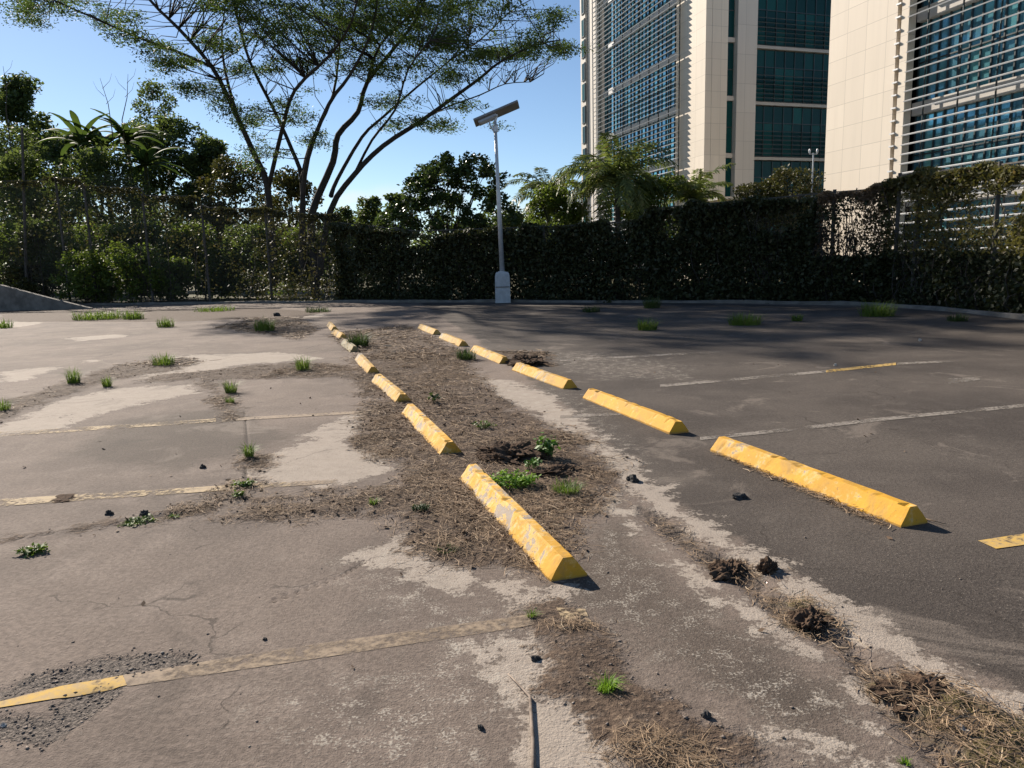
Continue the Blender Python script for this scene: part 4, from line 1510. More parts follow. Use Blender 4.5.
# feathery palm
def palm(label, px, ycrown, Y, nf, flen, hgt_px=None, seed=1, lean=0.0):
    rng = np.random.default_rng(seed)
    c = aty(px, ycrown, Y)
    base = Vector((c.x + lean, c.y, 0))
    root = empty('palm_tree', base, label, 'palm', 'palms behind the hedge')
    mb = MB(base)
    mb.tube([base - UP * 0.1, base.lerp(c, 0.5) + Vector((0.05, 0, 0)), c], [0.2, 0.15, 0.13], 10)
    mb.build('trunk', M['bark'], root, True)
    fr = MB(base)
    vs, n = [], 0
    for i in range(nf):
        az = 2 * math.pi * (i * 0.381966) + rng.uniform(-.2, .2)
        el = rng.uniform(-0.15, 1.3)
        L = flen * rng.uniform(0.75, 1.1)
        d = Vector((math.cos(az), math.sin(az), 0))
        pts = []
        K = 12
        p = c.copy()
        ang = el
        for k in range(K + 1):
            pts.append(p.copy())
            p = p + (d * math.cos(ang) + UP * math.sin(ang)) * (L / K)
            ang -= (0.075 + 0.055 * (1.3 - abs(el)) + 0.03 * k / K * 4) * rng.uniform(0.8, 1.2)
        fr.tube(pts, list(np.linspace(0.03, 0.006, K + 1)), 4)
        side = d.cross(UP)
        for k in range(2, K * 4):
            t = k / (K * 4)
            f = t * K
            a = pts[int(f)].lerp(pts[min(int(f) + 1, K)], f - int(f))
            tg = (pts[min(int(f) + 1, K)] - pts[int(f)]).normalized()
            ll = 0.62 * math.sin(math.pi * min(1, 0.12 + t * 0.86)) ** 0.6 * flen / 3.2
            for sg in (-1, 1):
                dr = (side * sg * 0.75 + tg * 0.55 + UP * rng.uniform(-0.75, 0.25)).normalized()
                e = a + dr * ll * rng.uniform(0.8, 1.1) - UP * 0.08 * ll
                w = tg * 0.042
                mid = a.lerp(e, 0.5) + UP * 0.03
                vs.append([tuple(a - base), tuple(mid + w - base), tuple(e - base), tuple(mid - w - base)])
    fr.build('frond_stem', M['palm'], root)
    V = np.array(vs).reshape(-1, 3)
    link('fronds', fast_mesh('fronds', V, np.arange(len(V)).reshape(-1, 4)), M['palm'], root)


palm('feathery palm rising in front of the louvred tower side', 617, 182, 39, 44, 3.9, seed=3)
palm('shorter palm with drooping fronds beside the cream tower corner', 694, 203, 40, 30, 2.8, seed=5, lean=0.1)
palm('low grey green palm at the right of the solar lamp', 548, 196, 43, 34, 3.0, seed=8)


# banana plants
def banana(label, px, ytop, Y, seed):
    rng = np.random.default_rng(seed)
    t = aty(px, ytop, Y)
    base = Vector((t.x, t.y, 0))
    root = empty('banana_plant', base, label, 'plant', 'banana plants behind the left fence')
    h = t.z - 2.2
    mb = MB(base)
    mb.tube([base - UP * 0.1, base + UP * h], [0.22, 0.12], 8)
    mb.build('trunk', M['vine'], root, True)
    lv, lf = [], []
    for i in range(17):
        az = i * 2.4 + rng.uniform(-.3, .3)
        el = rng.uniform(0.35, 1.4)
        L = rng.uniform(2.2, 3.4)
        d = Vector((math.cos(az), math.sin(az), 0))
        sd = d.cross(UP)
        p = base + UP * h
        K = 10
        ang = el
        for k in range(K + 1):
            w = 0.25 * math.sin(math.pi * min(0.97, 0.06 + k / K * 0.92)) ** 0.6 * (0.8 + 0.4 * rng.uniform())
            q = p - base
            n0 = len(lv)
            lv += [tuple(q - sd * w - UP * w * 0.35), tuple(q), tuple(q + sd * w - UP * w * 0.35)]
            if k:
                lf += [(n0 - 3, n0 - 2, n0 + 1, n0), (n0 - 2, n0 - 1, n0 + 2, n0 + 1)]
            p = p + (d * math.cos(ang) + UP * math.sin(ang)) * (L / K)
            ang -= 0.14
    link('leaves', fast_mesh('leaves', np.array(lv), np.array(lf), True), M['banana'], root)


M['banana'] = leaf_mat('banana_leaf', (0.05, 0.085, 0.025), (0.07, 0.105, 0.035), None, 0.5, 0.65, 0.15)
for i, (px, yt, Y, lb) in enumerate(((78, 112, 50, 'banana plant whose torn leaves stand left of the others'), (100, 118, 51, 'banana plant in the middle of the clump above the left fence'),
                                     (124, 110, 52, 'tallest banana plant at the right of the clump'), (142, 132, 49, 'shorter banana plant leaning over the broad green tree'))):
    banana(lb, px, yt, Y + 3, 40 + i)


# thin dry stalks standing over the left trees
def stalk(label, px0, y0, px1, y1, Y):
    a, b = aty(px0, y0, Y), aty(px1, y1, Y)
    base = Vector((a.x, a.y, 0))
    mb = MB(base)
    mb.tube([base, a, a.lerp(b, 0.5) + Vector((0.15, 0, 0)), b], [0.05, 0.035, 0.025, 0.01], 5)
    for t in (0.5, 0.65, 0.8):
        q = a.lerp(b, t)
        s = 1 if t != 0.65 else -1
        mb.tube([q, q + Vector((0.5 * s, 0.1, 0.5)), q + Vector((0.7 * s, 0.1, 1.0))], [0.018, 0.012, 0.006], 4)
    o = mb.build('bare_stem', M['bark'], None, loc=base)
    tag(o, label, 'tree', 'bare stems over the left trees')


stalk('bare dry stem leaning right above the banana plants', 112, 130, 100, 78, 53)
stalk('bare forked stem left of the wispy tree', 122, 120, 128, 74, 54)
stalk('bare stem rising at the left end of the trees beside the tall post', 6, 110, 3, 66, 55)

# far tree belt beyond everything
rngb = np.random.default_rng(5)
cls = []
for i in range(150):
    a = rngb.uniform(-52, 42)
    Y = rngb.uniform(92, 110)
    x = math.tan(R(a)) * Y
    hgt = rngb.uniform(5.5, 9.0)
    for k in range(3):
        cls.append((x + rngb.normal(0, 2), Y + rngb.normal(0, 1), hgt * (0.25 + 0.3 * k), rngb.uniform(2.5, 4), 2.5, rngb.uniform(1.2, 2.2)))
V, Fc = leaf_quads(blob_points(cls, 42000), 0.8, 0.5)
o = link('distant_woodland', fast_mesh('distant_woodland', V, Fc), M['tree'])
tag(o, 'distant belt of dark trees beyond the hedge', 'woodland', None, 'stuff')


# ------------------------------------------------------------------ solar street lamp
def solar_lamp():
    b = at(503, 301.5)
    b = b + Vector((0, -0.9, 0))
    Y = b.y
    b = aty(503, 300.8, Y); b.z = 0
    root = empty('solar_street_lamp', b, 'solar street lamp with tilted panel on a pale pole before the dark hedge', 'lamp')
    s = Y / F
    box = MB(b)
    bw, bh = 7.2 * s, aty(502, 272, Y).z
    # block with a chamfered front and rounded shoulders
    prof = [(-bw, -bw * 0.9), (bw, -bw * 0.9), (bw, bw * 0.9), (-bw, bw * 0.9)]
    rings = [(0, 1.05), (bh * 0.86, 1.0), (bh * 0.96, 0.90), (bh, 0.78)]
    vs, fs = [], []
    for z, k in rings:
        for x, y in prof:
            vs.append(b + Vector((x * k, y * k, z - (0.05 if z == 0 else 0))))
    for i in range(len(rings) - 1):
        for k in range(4):
            a0, a1 = i * 4 + k, i * 4 + (k + 1) % 4
            fs.append((a0, a1, a1 + 4, a0 + 4))
    fs.append((12, 13, 14, 15))
    box.add(vs, fs)
    box.build('base_block', M['boxpaint'], root)
    sm = MB(b)
    for z in (0.52,):
        sm.box(b + Vector((0, -bw * 0.94 - 0.012, bh * z)), (1, 0, 0), (0, 1, 0), UP, bw * 0.93, 0.012, 0.012)
    sm.build('groove', M['post'], root)
    topp = aty(495, 121, Y)
    mb = MB(b)
    p0 = b + UP * (bh - 0.02)
    mb.tube([p0, p0.lerp(topp, 0.5), p0.lerp(topp, 0.56), topp], [0.105, 0.085, 0.075, 0.06], 12)
    mb.build('pole', M['galv'], root, True)
    fl = MB(b)
    fl.tube([p0, p0 + UP * 0.05], [0.17, 0.17], 12)
    q = p0.lerp(topp, 0.93)
    fl.tube([q, q + UP * 0.22], [0.10, 0.10], 12)
    fl.build('collar', M['galv'], root)
    e0, e1 = aty(474.5, 123, Y), aty(518.5, 104, Y)
    ax = (e1 - e0).normalized()
    L = (e1 - e0).length
    wy = Vector((0, 0.9, -0.43))
    wy = (wy - ax * wy.dot(ax)).normalized()
    nz = ax.cross(wy)
    if nz.z < 0: nz = -nz
    c = (e0 + e1) / 2
    pb = MB(b)
    pb.box(c, ax, wy, nz, L / 2, 0.23, 0.04)
    pb.build('panel_frame', M['panelback'], root)
    ps = MB(b)
    ps.box(c + nz * 0.052, ax, wy, nz, L / 2 - 0.04, 0.20, 0.006)
    ps.build('solar_panel', M['solar'], root)
    lh = MB(b)
    lh.box(c - ax * L * 0.22 - nz * 0.10, ax, wy, nz, L * 0.2, 0.12, 0.045)
    lh.build('lamp_head', M['galv'], root)
    ll = MB(b)
    ll.box(c - ax * L * 0.22 - nz * 0.156, ax, wy, nz, L * 0.17, 0.09, 0.006)
    ll.build('lamp_lens', M['lamp'], root)
    bk = MB(b)
    bk.tube([topp - UP * 0.5, topp + Vector((-0.22, -0.05, -0.12)), c - ax * 0.3 - nz * 0.05], [0.03, 0.03, 0.03], 6)
    bk.tube([topp - UP * 0.03, c - nz * 0.04], [0.055, 0.05], 8)
    bk.build('bracket', M['galv'], root)


solar_lamp()

# small twin globe lamp beyond the hedge
p = aty(812, 190, 36); p.z = 0
root = empty('street_lamp', p, 'small thin lamp post with pale globe heads seen over the hedge before the dark glazing', 'lamp')
zt = aty(812, 153, 36).z
mb = MB(p)
mb.tube([p, p + UP * zt], [0.05, 0.03], 8)
mb.tube([p + Vector((-0.18, 0, zt - 0.05)), p + Vector((0.18, 0, zt - 0.05))], [0.02, 0.02], 6)
mb.build('pole', M['galv'], root)
for sx in (-0.18, 0.18):
    g = MB(p)
    g.tube([p + Vector((sx, 0, zt - 0.05)), p + Vector((sx, 0, zt + 0.0)), p + Vector((sx, 0, zt + 0.1)), p + Vector((sx, 0, zt + 0.17)), p + Vector((sx, 0, zt + 0.2))], [0.015, 0.04, 0.05, 0.035, 0.01], 8)
    g.build('lamp_head', M['galv'], root, True)


# ------------------------------------------------------------------ wheel stops
def stop_mesh(seed):
    """bar with a worn trapezoid section; x runs from the far to the near end"""
    rng = np.random.default_rng(seed)
    L, nx = 1.78, 60
    prof = [(-0.100, 0.0), (-0.097, 0.014), (-0.064, 0.060), (-0.034, 0.102), (-0.025, 0.111), (0.025, 0.111), (0.034, 0.102), (0.064, 0.060), (0.097, 0.014), (0.100, 0.0)]
    k = len(prof)
    vs, fs = [], []
    offs = rng.uniform(0, 50)
    for i in range(nx + 1):
        t = i / nx
        x = (t - 0.5) * L
        endk = 1.0
        for j, (y, z) in enumerate(prof):
            nz = (fnoise(np.array([x * 1.0 + offs]), np.array([j * 0.7]), 6.0, 3)[0] - 0.5)
            n2 = max(0.0, fnoise(np.array([x + offs + 9]), np.array([j * 0.5]), 13.0, 2)[0] - 0.66) * (1.6 if j in (3, 4, 5, 6) else 0.5)
            sc = 1 + nz * 0.05 - n2 * 0.5
            ex = 0.0
            if i in (0, nx):
                sc *= 0.985
                ex = (-1 if i == nx else 1) * z * 0.10
            vs.append((x + ex, y * sc, max(z * sc, -0.02) if z else -0.02))
        if i:
            for j in range(k - 1):
                a = (i - 1) * k + j
                fs.append((a, a + k, a + k + 1, a + 1))
    n = len(vs)
    fs.append(tuple(range(k)))
    fs.append(tuple(range(n - k, n))[::-1])
    me = bpy.data.meshes.new('wheel_stop')
    me.from_pydata(vs, [], fs)
    me.update()
    return me


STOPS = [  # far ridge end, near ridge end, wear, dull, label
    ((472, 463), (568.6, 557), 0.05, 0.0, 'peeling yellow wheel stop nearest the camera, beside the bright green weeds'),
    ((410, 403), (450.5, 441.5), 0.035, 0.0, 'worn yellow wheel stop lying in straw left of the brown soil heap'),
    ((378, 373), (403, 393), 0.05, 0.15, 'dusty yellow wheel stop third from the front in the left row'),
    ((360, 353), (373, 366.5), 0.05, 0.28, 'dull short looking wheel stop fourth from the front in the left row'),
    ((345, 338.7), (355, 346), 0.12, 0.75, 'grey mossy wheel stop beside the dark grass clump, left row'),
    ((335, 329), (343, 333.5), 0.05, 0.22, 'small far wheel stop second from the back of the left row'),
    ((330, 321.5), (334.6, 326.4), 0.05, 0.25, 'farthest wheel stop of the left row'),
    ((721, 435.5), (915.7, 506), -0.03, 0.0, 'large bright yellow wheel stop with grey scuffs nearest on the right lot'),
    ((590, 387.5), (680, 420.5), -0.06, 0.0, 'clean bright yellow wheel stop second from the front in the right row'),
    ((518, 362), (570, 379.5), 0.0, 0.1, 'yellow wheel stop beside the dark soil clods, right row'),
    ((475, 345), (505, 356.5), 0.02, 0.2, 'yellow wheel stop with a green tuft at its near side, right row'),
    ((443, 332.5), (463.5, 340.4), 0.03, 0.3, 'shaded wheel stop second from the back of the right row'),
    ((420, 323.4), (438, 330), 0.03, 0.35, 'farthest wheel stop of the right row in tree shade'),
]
smesh = [stop_mesh(s) for s in (1, 2, 3)]
for i, (a, b, wear, dull, lb) in enumerate(STOPS):
    pa, pb = at(*a, 0.113), at(*b, 0.113)
    d = (pb - pa)
    o = bpy.data.objects.new('wheel_stop', smesh[i % 3])
    if not smesh[i % 3].materials:
        smesh[i % 3].materials.append(M['stop'])
    COL.objects.link(o)
    c = (pa + pb) / 2
    o.location = (c.x, c.y, -0.002)
    o.rotation_euler = (0, 0, math.atan2(d.y, d.x))
    L = math.hypot(d.x, d.y)
    o.scale = (min(max(L / 1.78, 0.82), 1.08), 1, 1)
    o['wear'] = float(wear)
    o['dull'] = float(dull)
    tag(o, lb, 'wheel stop', 'yellow wheel stops in two rows')


# ------------------------------------------------------------------ litter, crumbs, clods
def sample_in(mask_fn, box, n, rng, power=1.0):
    """n ground points where mask_fn(regions) is high, denser towards the camera as seen"""
    out = []
    got = 0
    for _ in range(40):
        m_ = n
        P = np.column_stack([rng.uniform(box[0], box[1], m_), rng.uniform(box[2], box[3], m_)])
        r = regions(P)
        keep = rng.uniform(0, 1, m_) < mask_fn(P, r)
        z = height_of(P[keep], {k: v[keep] for k, v in r.items()})
        out.append(np.column_stack([P[keep], z]))
        got += keep.sum()
        if got >= n: break
    return np.concatenate(out)[:n]


def straw_bits(P, rng, l0, l1, w0, w1, lift=0.03, flatness=0.12):
    """bent thin strips lying on the ground"""
    n = len(P)
    az = rng.uniform(0, 2 * math.pi, n)
    az2 = az + rng.normal(0, 0.5, n)
    L = rng.uniform(l0, l1, n)
    w = rng.uniform(w0, w1, n)
    d1 = np.column_stack([np.cos(az), np.sin(az), rng.normal(0, flatness, n)])
    d2 = np.column_stack([np.cos(az2), np.sin(az2), rng.normal(0, flatness * 1.3, n)])
    s = np.column_stack([-np.sin(az), np.cos(az), rng.normal(0, 0.5, n)])
    s = unit(s) * (w / 2)[:, None]
    C = P + np.column_stack([np.zeros(n), np.zeros(n), 0.003 + rng.uniform(0, 1, n) ** 2 * lift])
    a = C - d1 * (L / 2)[:, None]
    b = C + d2 * (L / 2)[:, None]
    gzz = P[:, 2] + 0.002
    a[:, 2] = np.maximum(a[:, 2], gzz)
    b[:, 2] = np.maximum(b[:, 2], gzz)
    V = np.stack([a - s * 0.6, a + s * 0.6, C + s, C - s, b + s * 0.5, b - s * 0.5], 1).reshape(-1, 3)
    i = np.arange(n)[:, None] * 6
    Fc = np.concatenate([i + np.array([[0, 1, 2, 3]]), i + np.array([[3, 2, 4, 5]])])
    return V, Fc


def octa(P, size, rng):
    """small angular lumps"""
    n = len(P)
    base = np.array([(1, 0, 0), (0, 1, 0), (-1, 0, 0), (0, -1, 0), (0, 0, 1), (0, 0, -0.5)], dtype=float)
    ang = rng.uniform(0, 6.28, n)
    ca, sa = np.cos(ang), np.sin(ang)
    V = np.repeat(base[None], n, 0) * rng.uniform(0.55, 1.25, (n, 6, 1))
    V = V * np.stack([rng.uniform(0.7, 1.4, n), rng.uniform(0.7, 1.2, n), rng.uniform(0.25, 0.5, n)], 1)[:, None, :]
    x = V[..., 0] * ca[:, None] - V[..., 1] * sa[:, None]
    y = V[..., 0] * sa[:, None] + V[..., 1] * ca[:, None]
    V = np.stack([x, y, V[..., 2]], -1) * size[:, None, None] + P[:, None, :]
    i = np.arange(n)[:, None] * 6
    tri = np.array([(0, 1, 4), (1, 2, 4), (2, 3, 4), (3, 0, 4), (1, 0, 5), (2, 1, 5), (3, 2, 5), (0, 3, 5)])
    Fc = (i[:, None, :] + tri[None]).reshape(-1, 3)
    return V.reshape(-1, 3), Fc


rs = np.random.default_rng(21)
m_dirt = lambda P, r: sst(r['dirt'] + (fnoise(P[:, 0], P[:, 1], 3.1, 3) - 0.5) * 0.35, -0.22, 0.14) ** 1.5 * (0.25 + 0.75 * sst(fnoise(P[:, 0], P[:, 1], 1.4, 3), 0.35, 0.6)) * np.where(P[:, 1] < 3.1, 0.45, 1)
parts = [straw_bits(sample_in(m_dirt, (-2.2, 1.4, 3.2, 6.5), 20000, rs), rs, 0.02, 0.13, 0.0014, 0.0038, 0.02, 0.07),
         straw_bits(sample_in(m_dirt, (-3.6, 1.0, 6.0, 13.0), 15000, rs), rs, 0.04, 0.18, 0.0024, 0.0055, 0.02, 0.07),
         straw_bits(sample_in(m_dirt, (-7.5, 0.5, 5.0, 13.0), 5000, rs), rs, 0.04, 0.16, 0.0024, 0.0055, 0.02, 0.07),
         straw_bits(sample_in(m_dirt, (-9, 1.0, 12.0, 24.0), 4500, rs), rs, 0.06, 0.22, 0.008, 0.018, 0.05),
         straw_bits(sample_in(lambda P, r: sst(r['moss'], -0.1, 0.05) + 0.4 * sst(r['gutter'], -0.05, 0.05), (0.7, 2.4, 1.9, 4.2), 2000, rs), rs, 0.02, 0.10, 0.0015, 0.004, 0.03)]
# heaps of straw: at the bottom edge, along the near stops, by the old line end
def heap(px, py, rx, ry, n, l0, l1, hgt):
    c = at(px, py)
    k = c.y / F
    n, hgt, l0, l1 = int(n * 0.6), hgt * 0.2, l0 * 0.5, l1 * 0.6
    xy = rs.normal(0, 0.45, (n, 2)) * np.array([rx * k, ry * k * c.y / 1.5])
    P = np.column_stack([c.x + xy[:, 0], c.y + xy[:, 1]])
    z = ground_z(P) + np.exp(-(xy ** 2).sum(1) / (0.25 * (rx * k) ** 2)) * rs.uniform(0, hgt, n)
    return straw_bits(np.column_stack([P, z]), rs, l0, l1, 0.0011, 0.003, 0.010, 0.08)
parts += [heap(655, 750, 62, 22, 900, 0.04, 0.2, 0.05), heap(690, 768, 40, 14, 420, 0.04, 0.2, 0.04), heap(575, 628, 36, 9, 420, 0.04, 0.18, 0.03), heap(528, 560, 30, 14, 600, 0.05, 0.2, 0.05),
          heap(495, 530, 22, 20, 450, 0.05, 0.2, 0.04), heap(800, 622, 36, 12, 420, 0.03, 0.12, 0.04), heap(738, 566, 40, 14, 350, 0.03, 0.12, 0.03),
          heap(430, 470, 30, 10, 500, 0.04, 0.16, 0.03), heap(905, 700, 30, 14, 450, 0.03, 0.14, 0.04), heap(970, 730, 50, 20, 700, 0.03, 0.14, 0.04)]
# litter along the left foot of the large right stop
a_, b_ = at(716, 452), at(884, 526)
t = rs.uniform(0, 1, 700)[:, None]
P = np.array(tuple(a_))[None] * (1 - t) + np.array(tuple(b_))[None] * t
P[:, :2] += rs.normal(0, 0.025, (700, 2))
P[:, 2] = ground_z(P) + 0.004
parts.append(straw_bits(P, rs, 0.02, 0.09, 0.002, 0.006, 0.02))
V, Fc = merge(parts)
o = link('straw_litter', fast_mesh('straw_litter', V, Fc), M['straw'])
tag(o, 'dry straw and stems strewn over the earth between the wheel stops', 'litter', None, 'stuff')

Pl = np.concatenate([sample_in(m_dirt, (-2.4, 1.6, 3.0, 9.0), 2600, rs), sample_in(m_dirt, (-9, 1.0, 6, 20.0), 1600, rs),
                     sample_in(lambda P, r: 0.02 + 0 * P[:, 0], (-5, 5, 1.8, 12), 130, rs)])
Pl[:, 2] += 0.008
V, Fc = leaf_quads(Pl, 0.034, 0.02, 1.6, 0, rs)
o = link('dead_leaves', fast_mesh('dead_leaves', V, Fc), M['litter'])
tag(o, 'small brown dead leaves scattered over the earth strip', 'leaves', None, 'stuff')

m_cr = lambda P, r: np.clip(sst(r['dirt'], -0.12, 0.1) * 0.5 + sst(r['pot'], -0.03, 0.02) * 0.3 + sst(r['gutter'], -0.06, 0.05) * 0.7 + 0.004, 0, 1)
Pc = np.concatenate([sample_in(m_cr, (-2.6, 2.4, 1.6, 7.0), 9000, rs), sample_in(lambda P, r: sst(r['pot'], -0.05, 0.02) + 0.001, (-2.4, -0.9, 1.9, 3.0), 1500, rs), sample_in(lambda P, r: 0.004 + sst(r['dirt'], -0.1, 0.1) * 0.3, (-8, 6, 2, 14), 2600, rs)])
sz = 0.0016 + 0.008 * rs.uniform(0, 1, len(Pc)) ** 6
Pc[:, 2] += sz * 0.3
V, Fc = octa(Pc, sz, rs)
o = link('crumbled_grit', fast_mesh('crumbled_grit', V, Fc), M['crumb'])
tag(o, 'loose grit and crumbs of broken asphalt', 'grit', None, 'stuff')


def lump_mesh(name, sx, sy, sz, seed, rough=0.35, sub=3):
    """irregular lump, flat underneath"""
    import bmesh
    bm = bmesh.new()
    bmesh.ops.create_icosphere(bm, subdivisions=sub, radius=1)
    rng = np.random.default_rng(seed)
    o1 = rng.uniform(0, 60, 3)
    co = np.array([tuple(v.co) for v in bm.verts])
    n = fnoise(co[:, 0] + o1[0] + co[:, 2] * 0.7, co[:, 1] + o1[1] - co[:, 2] * 0.6, 1.6, 4) - 0.5
    n2 = fnoise(co[:, 0] - co[:, 2] + o1[2], co[:, 1] + co[:, 2], 4.5, 2) - 0.5
    n3 = fnoise(co[:, 0] * 1.1 - co[:, 2] * 0.8 + o1[0], co[:, 1] + co[:, 2] * 0.9 + 7, 13.0, 2) - 0.5
    fine = 0.5 if sub > 3 else 0.0
    for v, a, b, e in zip(bm.verts, n, n2, n3):
        k = 1 + a * 2 * rough + b * rough * 1.3 + e * fine
        v.co = Vector((v.co.x * k * sx, v.co.y * k * sy, max(v.co.z * k, -0.25) * sz))
    me = bpy.data.meshes.new(name)
    bm.to_mesh(me)
    bm.free()
    me.polygons.foreach_set('use_smooth', [False] * len(me.polygons))
    return me


def lump(name, label, cat, px, py, wpx, hpx, mat, group, seed, sink=0.15, rough=0.6, deep=0.8, sub=3):
    c = at(px, py)
    k = (c - CAM).dot(_f) / F
    sx = wpx * k / 2
    sz = hpx * k * (0.85 if sub < 4 else 0.62)
    me = lump_mesh(name, sx, sx * deep, sz, seed, rough, sub)
    o = link(name, me, mat, None, (c.x, c.y, gz(c) + sz * (0.1 - sink)))
    o.rotation_euler = (0, 0, random.uniform(0, 3))
    tag(o, label, cat, group)
    return o


gS = 'loose asphalt lumps on the lot'
lump('stone', 'dark lump of asphalt left of the creeping weed on the left lot', 'stone', 110, 515, 8, 5, M['stone'], gS, 1)
lump('stone', 'dark lump of asphalt touching the creeping weed on the left lot', 'stone', 145, 517, 10, 6, M['stone'], gS, 2)
lump('stone', 'small dark stone alone between the two stall lines at left', 'stone', 203, 468, 7, 4, M['stone'], gS, 3)
lump('stone', 'flat black scrap on the asphalt left of the large right wheel stop', 'stone', 740, 498, 14, 5, M['stone'], gS, 4)
lump('stone', 'black stone at the right edge of the straw strip', 'stone', 632, 481, 13, 7, M['stone'], gS, 5)
lump('stone', 'dark stone on the bare asphalt near the bottom, left of the stick', 'stone', 481, 729, 8, 5, M['stone'], gS, 6)
lump('stone', 'black stone on the pale concrete below the faded line end', 'stone', 536, 660, 11, 5, M['stone'], gS, 7)
lump('stone', 'dark stone beside the pale bare patch near the bottom', 'stone', 706, 721, 11, 6, M['stone'], gS, 8)
lump('stone', 'tiny black pebble above the long faded line on the left lot', 'stone', 265, 640, 5, 3, M['stone'], gS, 9)
lump('stone', 'dark clod by the far stops of the left lot', 'stone', 277, 316, 8, 4, M['stone'], gS, 10)
lump('stone', 'dark crust of soil around the grass tuft between the left stall lines', 'stone', 250, 461, 14, 3, M['soil'], gS, 12, 0.3, 0.6, 1.0, 4)
lump('stone', 'crumbled asphalt crust on the yellow line at the left', 'stone', 64, 499, 30, 2.5, M['soil'], gS, 11, 0.4, 0.6, 0.9, 4)
gP = 'pale chips on the right lot'
lump('stone', 'white chip above the yellow dash on the right lot', 'stone', 835, 366, 3.5, 3, M['palestone'], gP, 21)
lump('stone', 'white chip near the far weeds of the right lot', 'stone', 920, 341, 3, 2.5, M['palestone'], gP, 22)
lump('stone', 'pale chip in the moss at the lower right', 'stone', 962, 735, 14, 4, M['palestone'], gP, 23, deep=0.6)
lump('stone', 'pale chip in the pothole at the lower left corner', 'stone', 3, 726, 7, 4, M['palestone'], gP, 24)
gC = 'soil clods and heaps'
lump_z = 0.7
lump('soil_heap', 'brown heap of loose soil behind the near left wheel stop', 'soil heap', 513, 458, 62, 17, M['soil'], gC, 31, 0.1, 0.55, 0.7, 5)
lump('soil_heap', 'dark low heap of soil under the leafy plant', 'soil heap', 556, 474, 44, 9, M['soil'], gC, 37, 0.1, 0.55, 0.6, 5)
lump('soil_heap', 'dark crumbly soil clods beside the right row of stops', 'soil heap', 526, 364, 42, 11, M['soil'], gC, 32, 0.1, 0.6, 0.7, 5)
lump('soil_heap', 'dark clod mound in the gutter, upper left of its two neighbours', 'soil heap', 728, 570, 52, 15, M['soil'], gC, 33, 0.15, 0.6, 0.6, 5)
lump('soil_heap', 'round clod of roots at the right of the gutter mound', 'soil heap', 768, 570, 20, 17, M['soil'], gC, 34, 0.1, 0.55, 0.9, 5)
lump('soil_heap', 'mossy brown mound lower down the gutter', 'soil heap', 812, 622, 50, 17, M['moss_soil'] if 'moss_soil' in M else M['soil'], gC, 35, 0.15, 0.6, 0.6, 5)
lump('soil_heap', 'long mossy mound in the gutter by the lower right corner', 'soil heap', 915, 694, 80, 20, M['soil'], gC, 36, 0.35, 0.55, 0.6, 5)

# stick
a = [at(534, 790), at(533, 745), at(530, 700), at(521, 690), at(508, 676)]
mb = MB(a[1])
mb.tube([Vector((p.x, p.y, gz(p) + h)) for p, h in zip(a, (0.008, 0.009, 0.012, 0.010, 0.008))], [0.007, 0.0065, 0.0055, 0.0035, 0.002], 7)
o = mb.build('dry_stick', plain_mat('stick', (0.30, 0.24, 0.19), (0.16, 0.12, 0.09), 30, 0.9), None, True, a[1])
tag(o, 'thin dry stick lying on the pale concrete at the bottom edge', 'stick')
a = [at(912, 514), at(926, 521), at(946, 526)]
mb = MB(a[0])
mb.tube([Vector((p.x, p.y, 0.012)) for p in a], [0.005, 0.004, 0.002], 5)
o = mb.build('dry_stick', M['straw'], None, True, a[0])
tag(o, 'pale twig behind the near end of the large right wheel stop', 'stick')


# ------------------------------------------------------------------ weeds
def tuft(label, px, py, wpx, hpx, n, mat=None, spread=1.0, group='weeds growing through the asphalt', name='grass_tuft', cat='grass tuft', bw=0.006, seed=0):
    c = at(px, py)
    k = (c - CAM).dot(_f) / F
    rx, h = wpx * k / 2, hpx * k
    rng = np.random.default_rng(seed + int(px * 7 + py))
    zg = gz(c)
    vs, fs = [], []
    bw = max(bw * 0.8, 0.45 * k)
    for i in range(int(n * 2.2)):
        a = rng.uniform(0, 2 * math.pi)
        r = rx * math.sqrt(rng.uniform()) * 0.6 * spread
        b = np.array([math.cos(a) * r, math.sin(a) * r * 0.8, -0.005])
        L = h * rng.uniform(0.35, 1.35)
        a2 = a + rng.normal(0, 0.7)
        lean = rng.uniform(0.1, 1.3) * (0.5 + 0.5 * spread)
        d = np.array([math.cos(a2), math.sin(a2), 0])
        s = np.array([-math.sin(a2), math.cos(a2), 0]) * bw / 2
        p1 = b + d * L * 0.22 * lean + np.array([0, 0, L * 0.55])
        p2 = b + d * L * 0.75 * lean + np.array([0, 0, L * (0.98 - 0.35 * lean)])
        o_ = len(vs)
        vs += [b - s, b + s, p1 + s * 0.9, p1 - s * 0.9, p2 + s * 0.15, p2 - s * 0.15]
        fs += [(o_, o_ + 1, o_ + 2, o_ + 3), (o_ + 3, o_ + 2, o_ + 4, o_ + 5)]
    me = fast_mesh(name, np.array(vs), np.array(fs))
    o = link(name, me, mat or M['grass'], None, (c.x, c.y, zg))
    tag(o, label, cat, group)
    return o


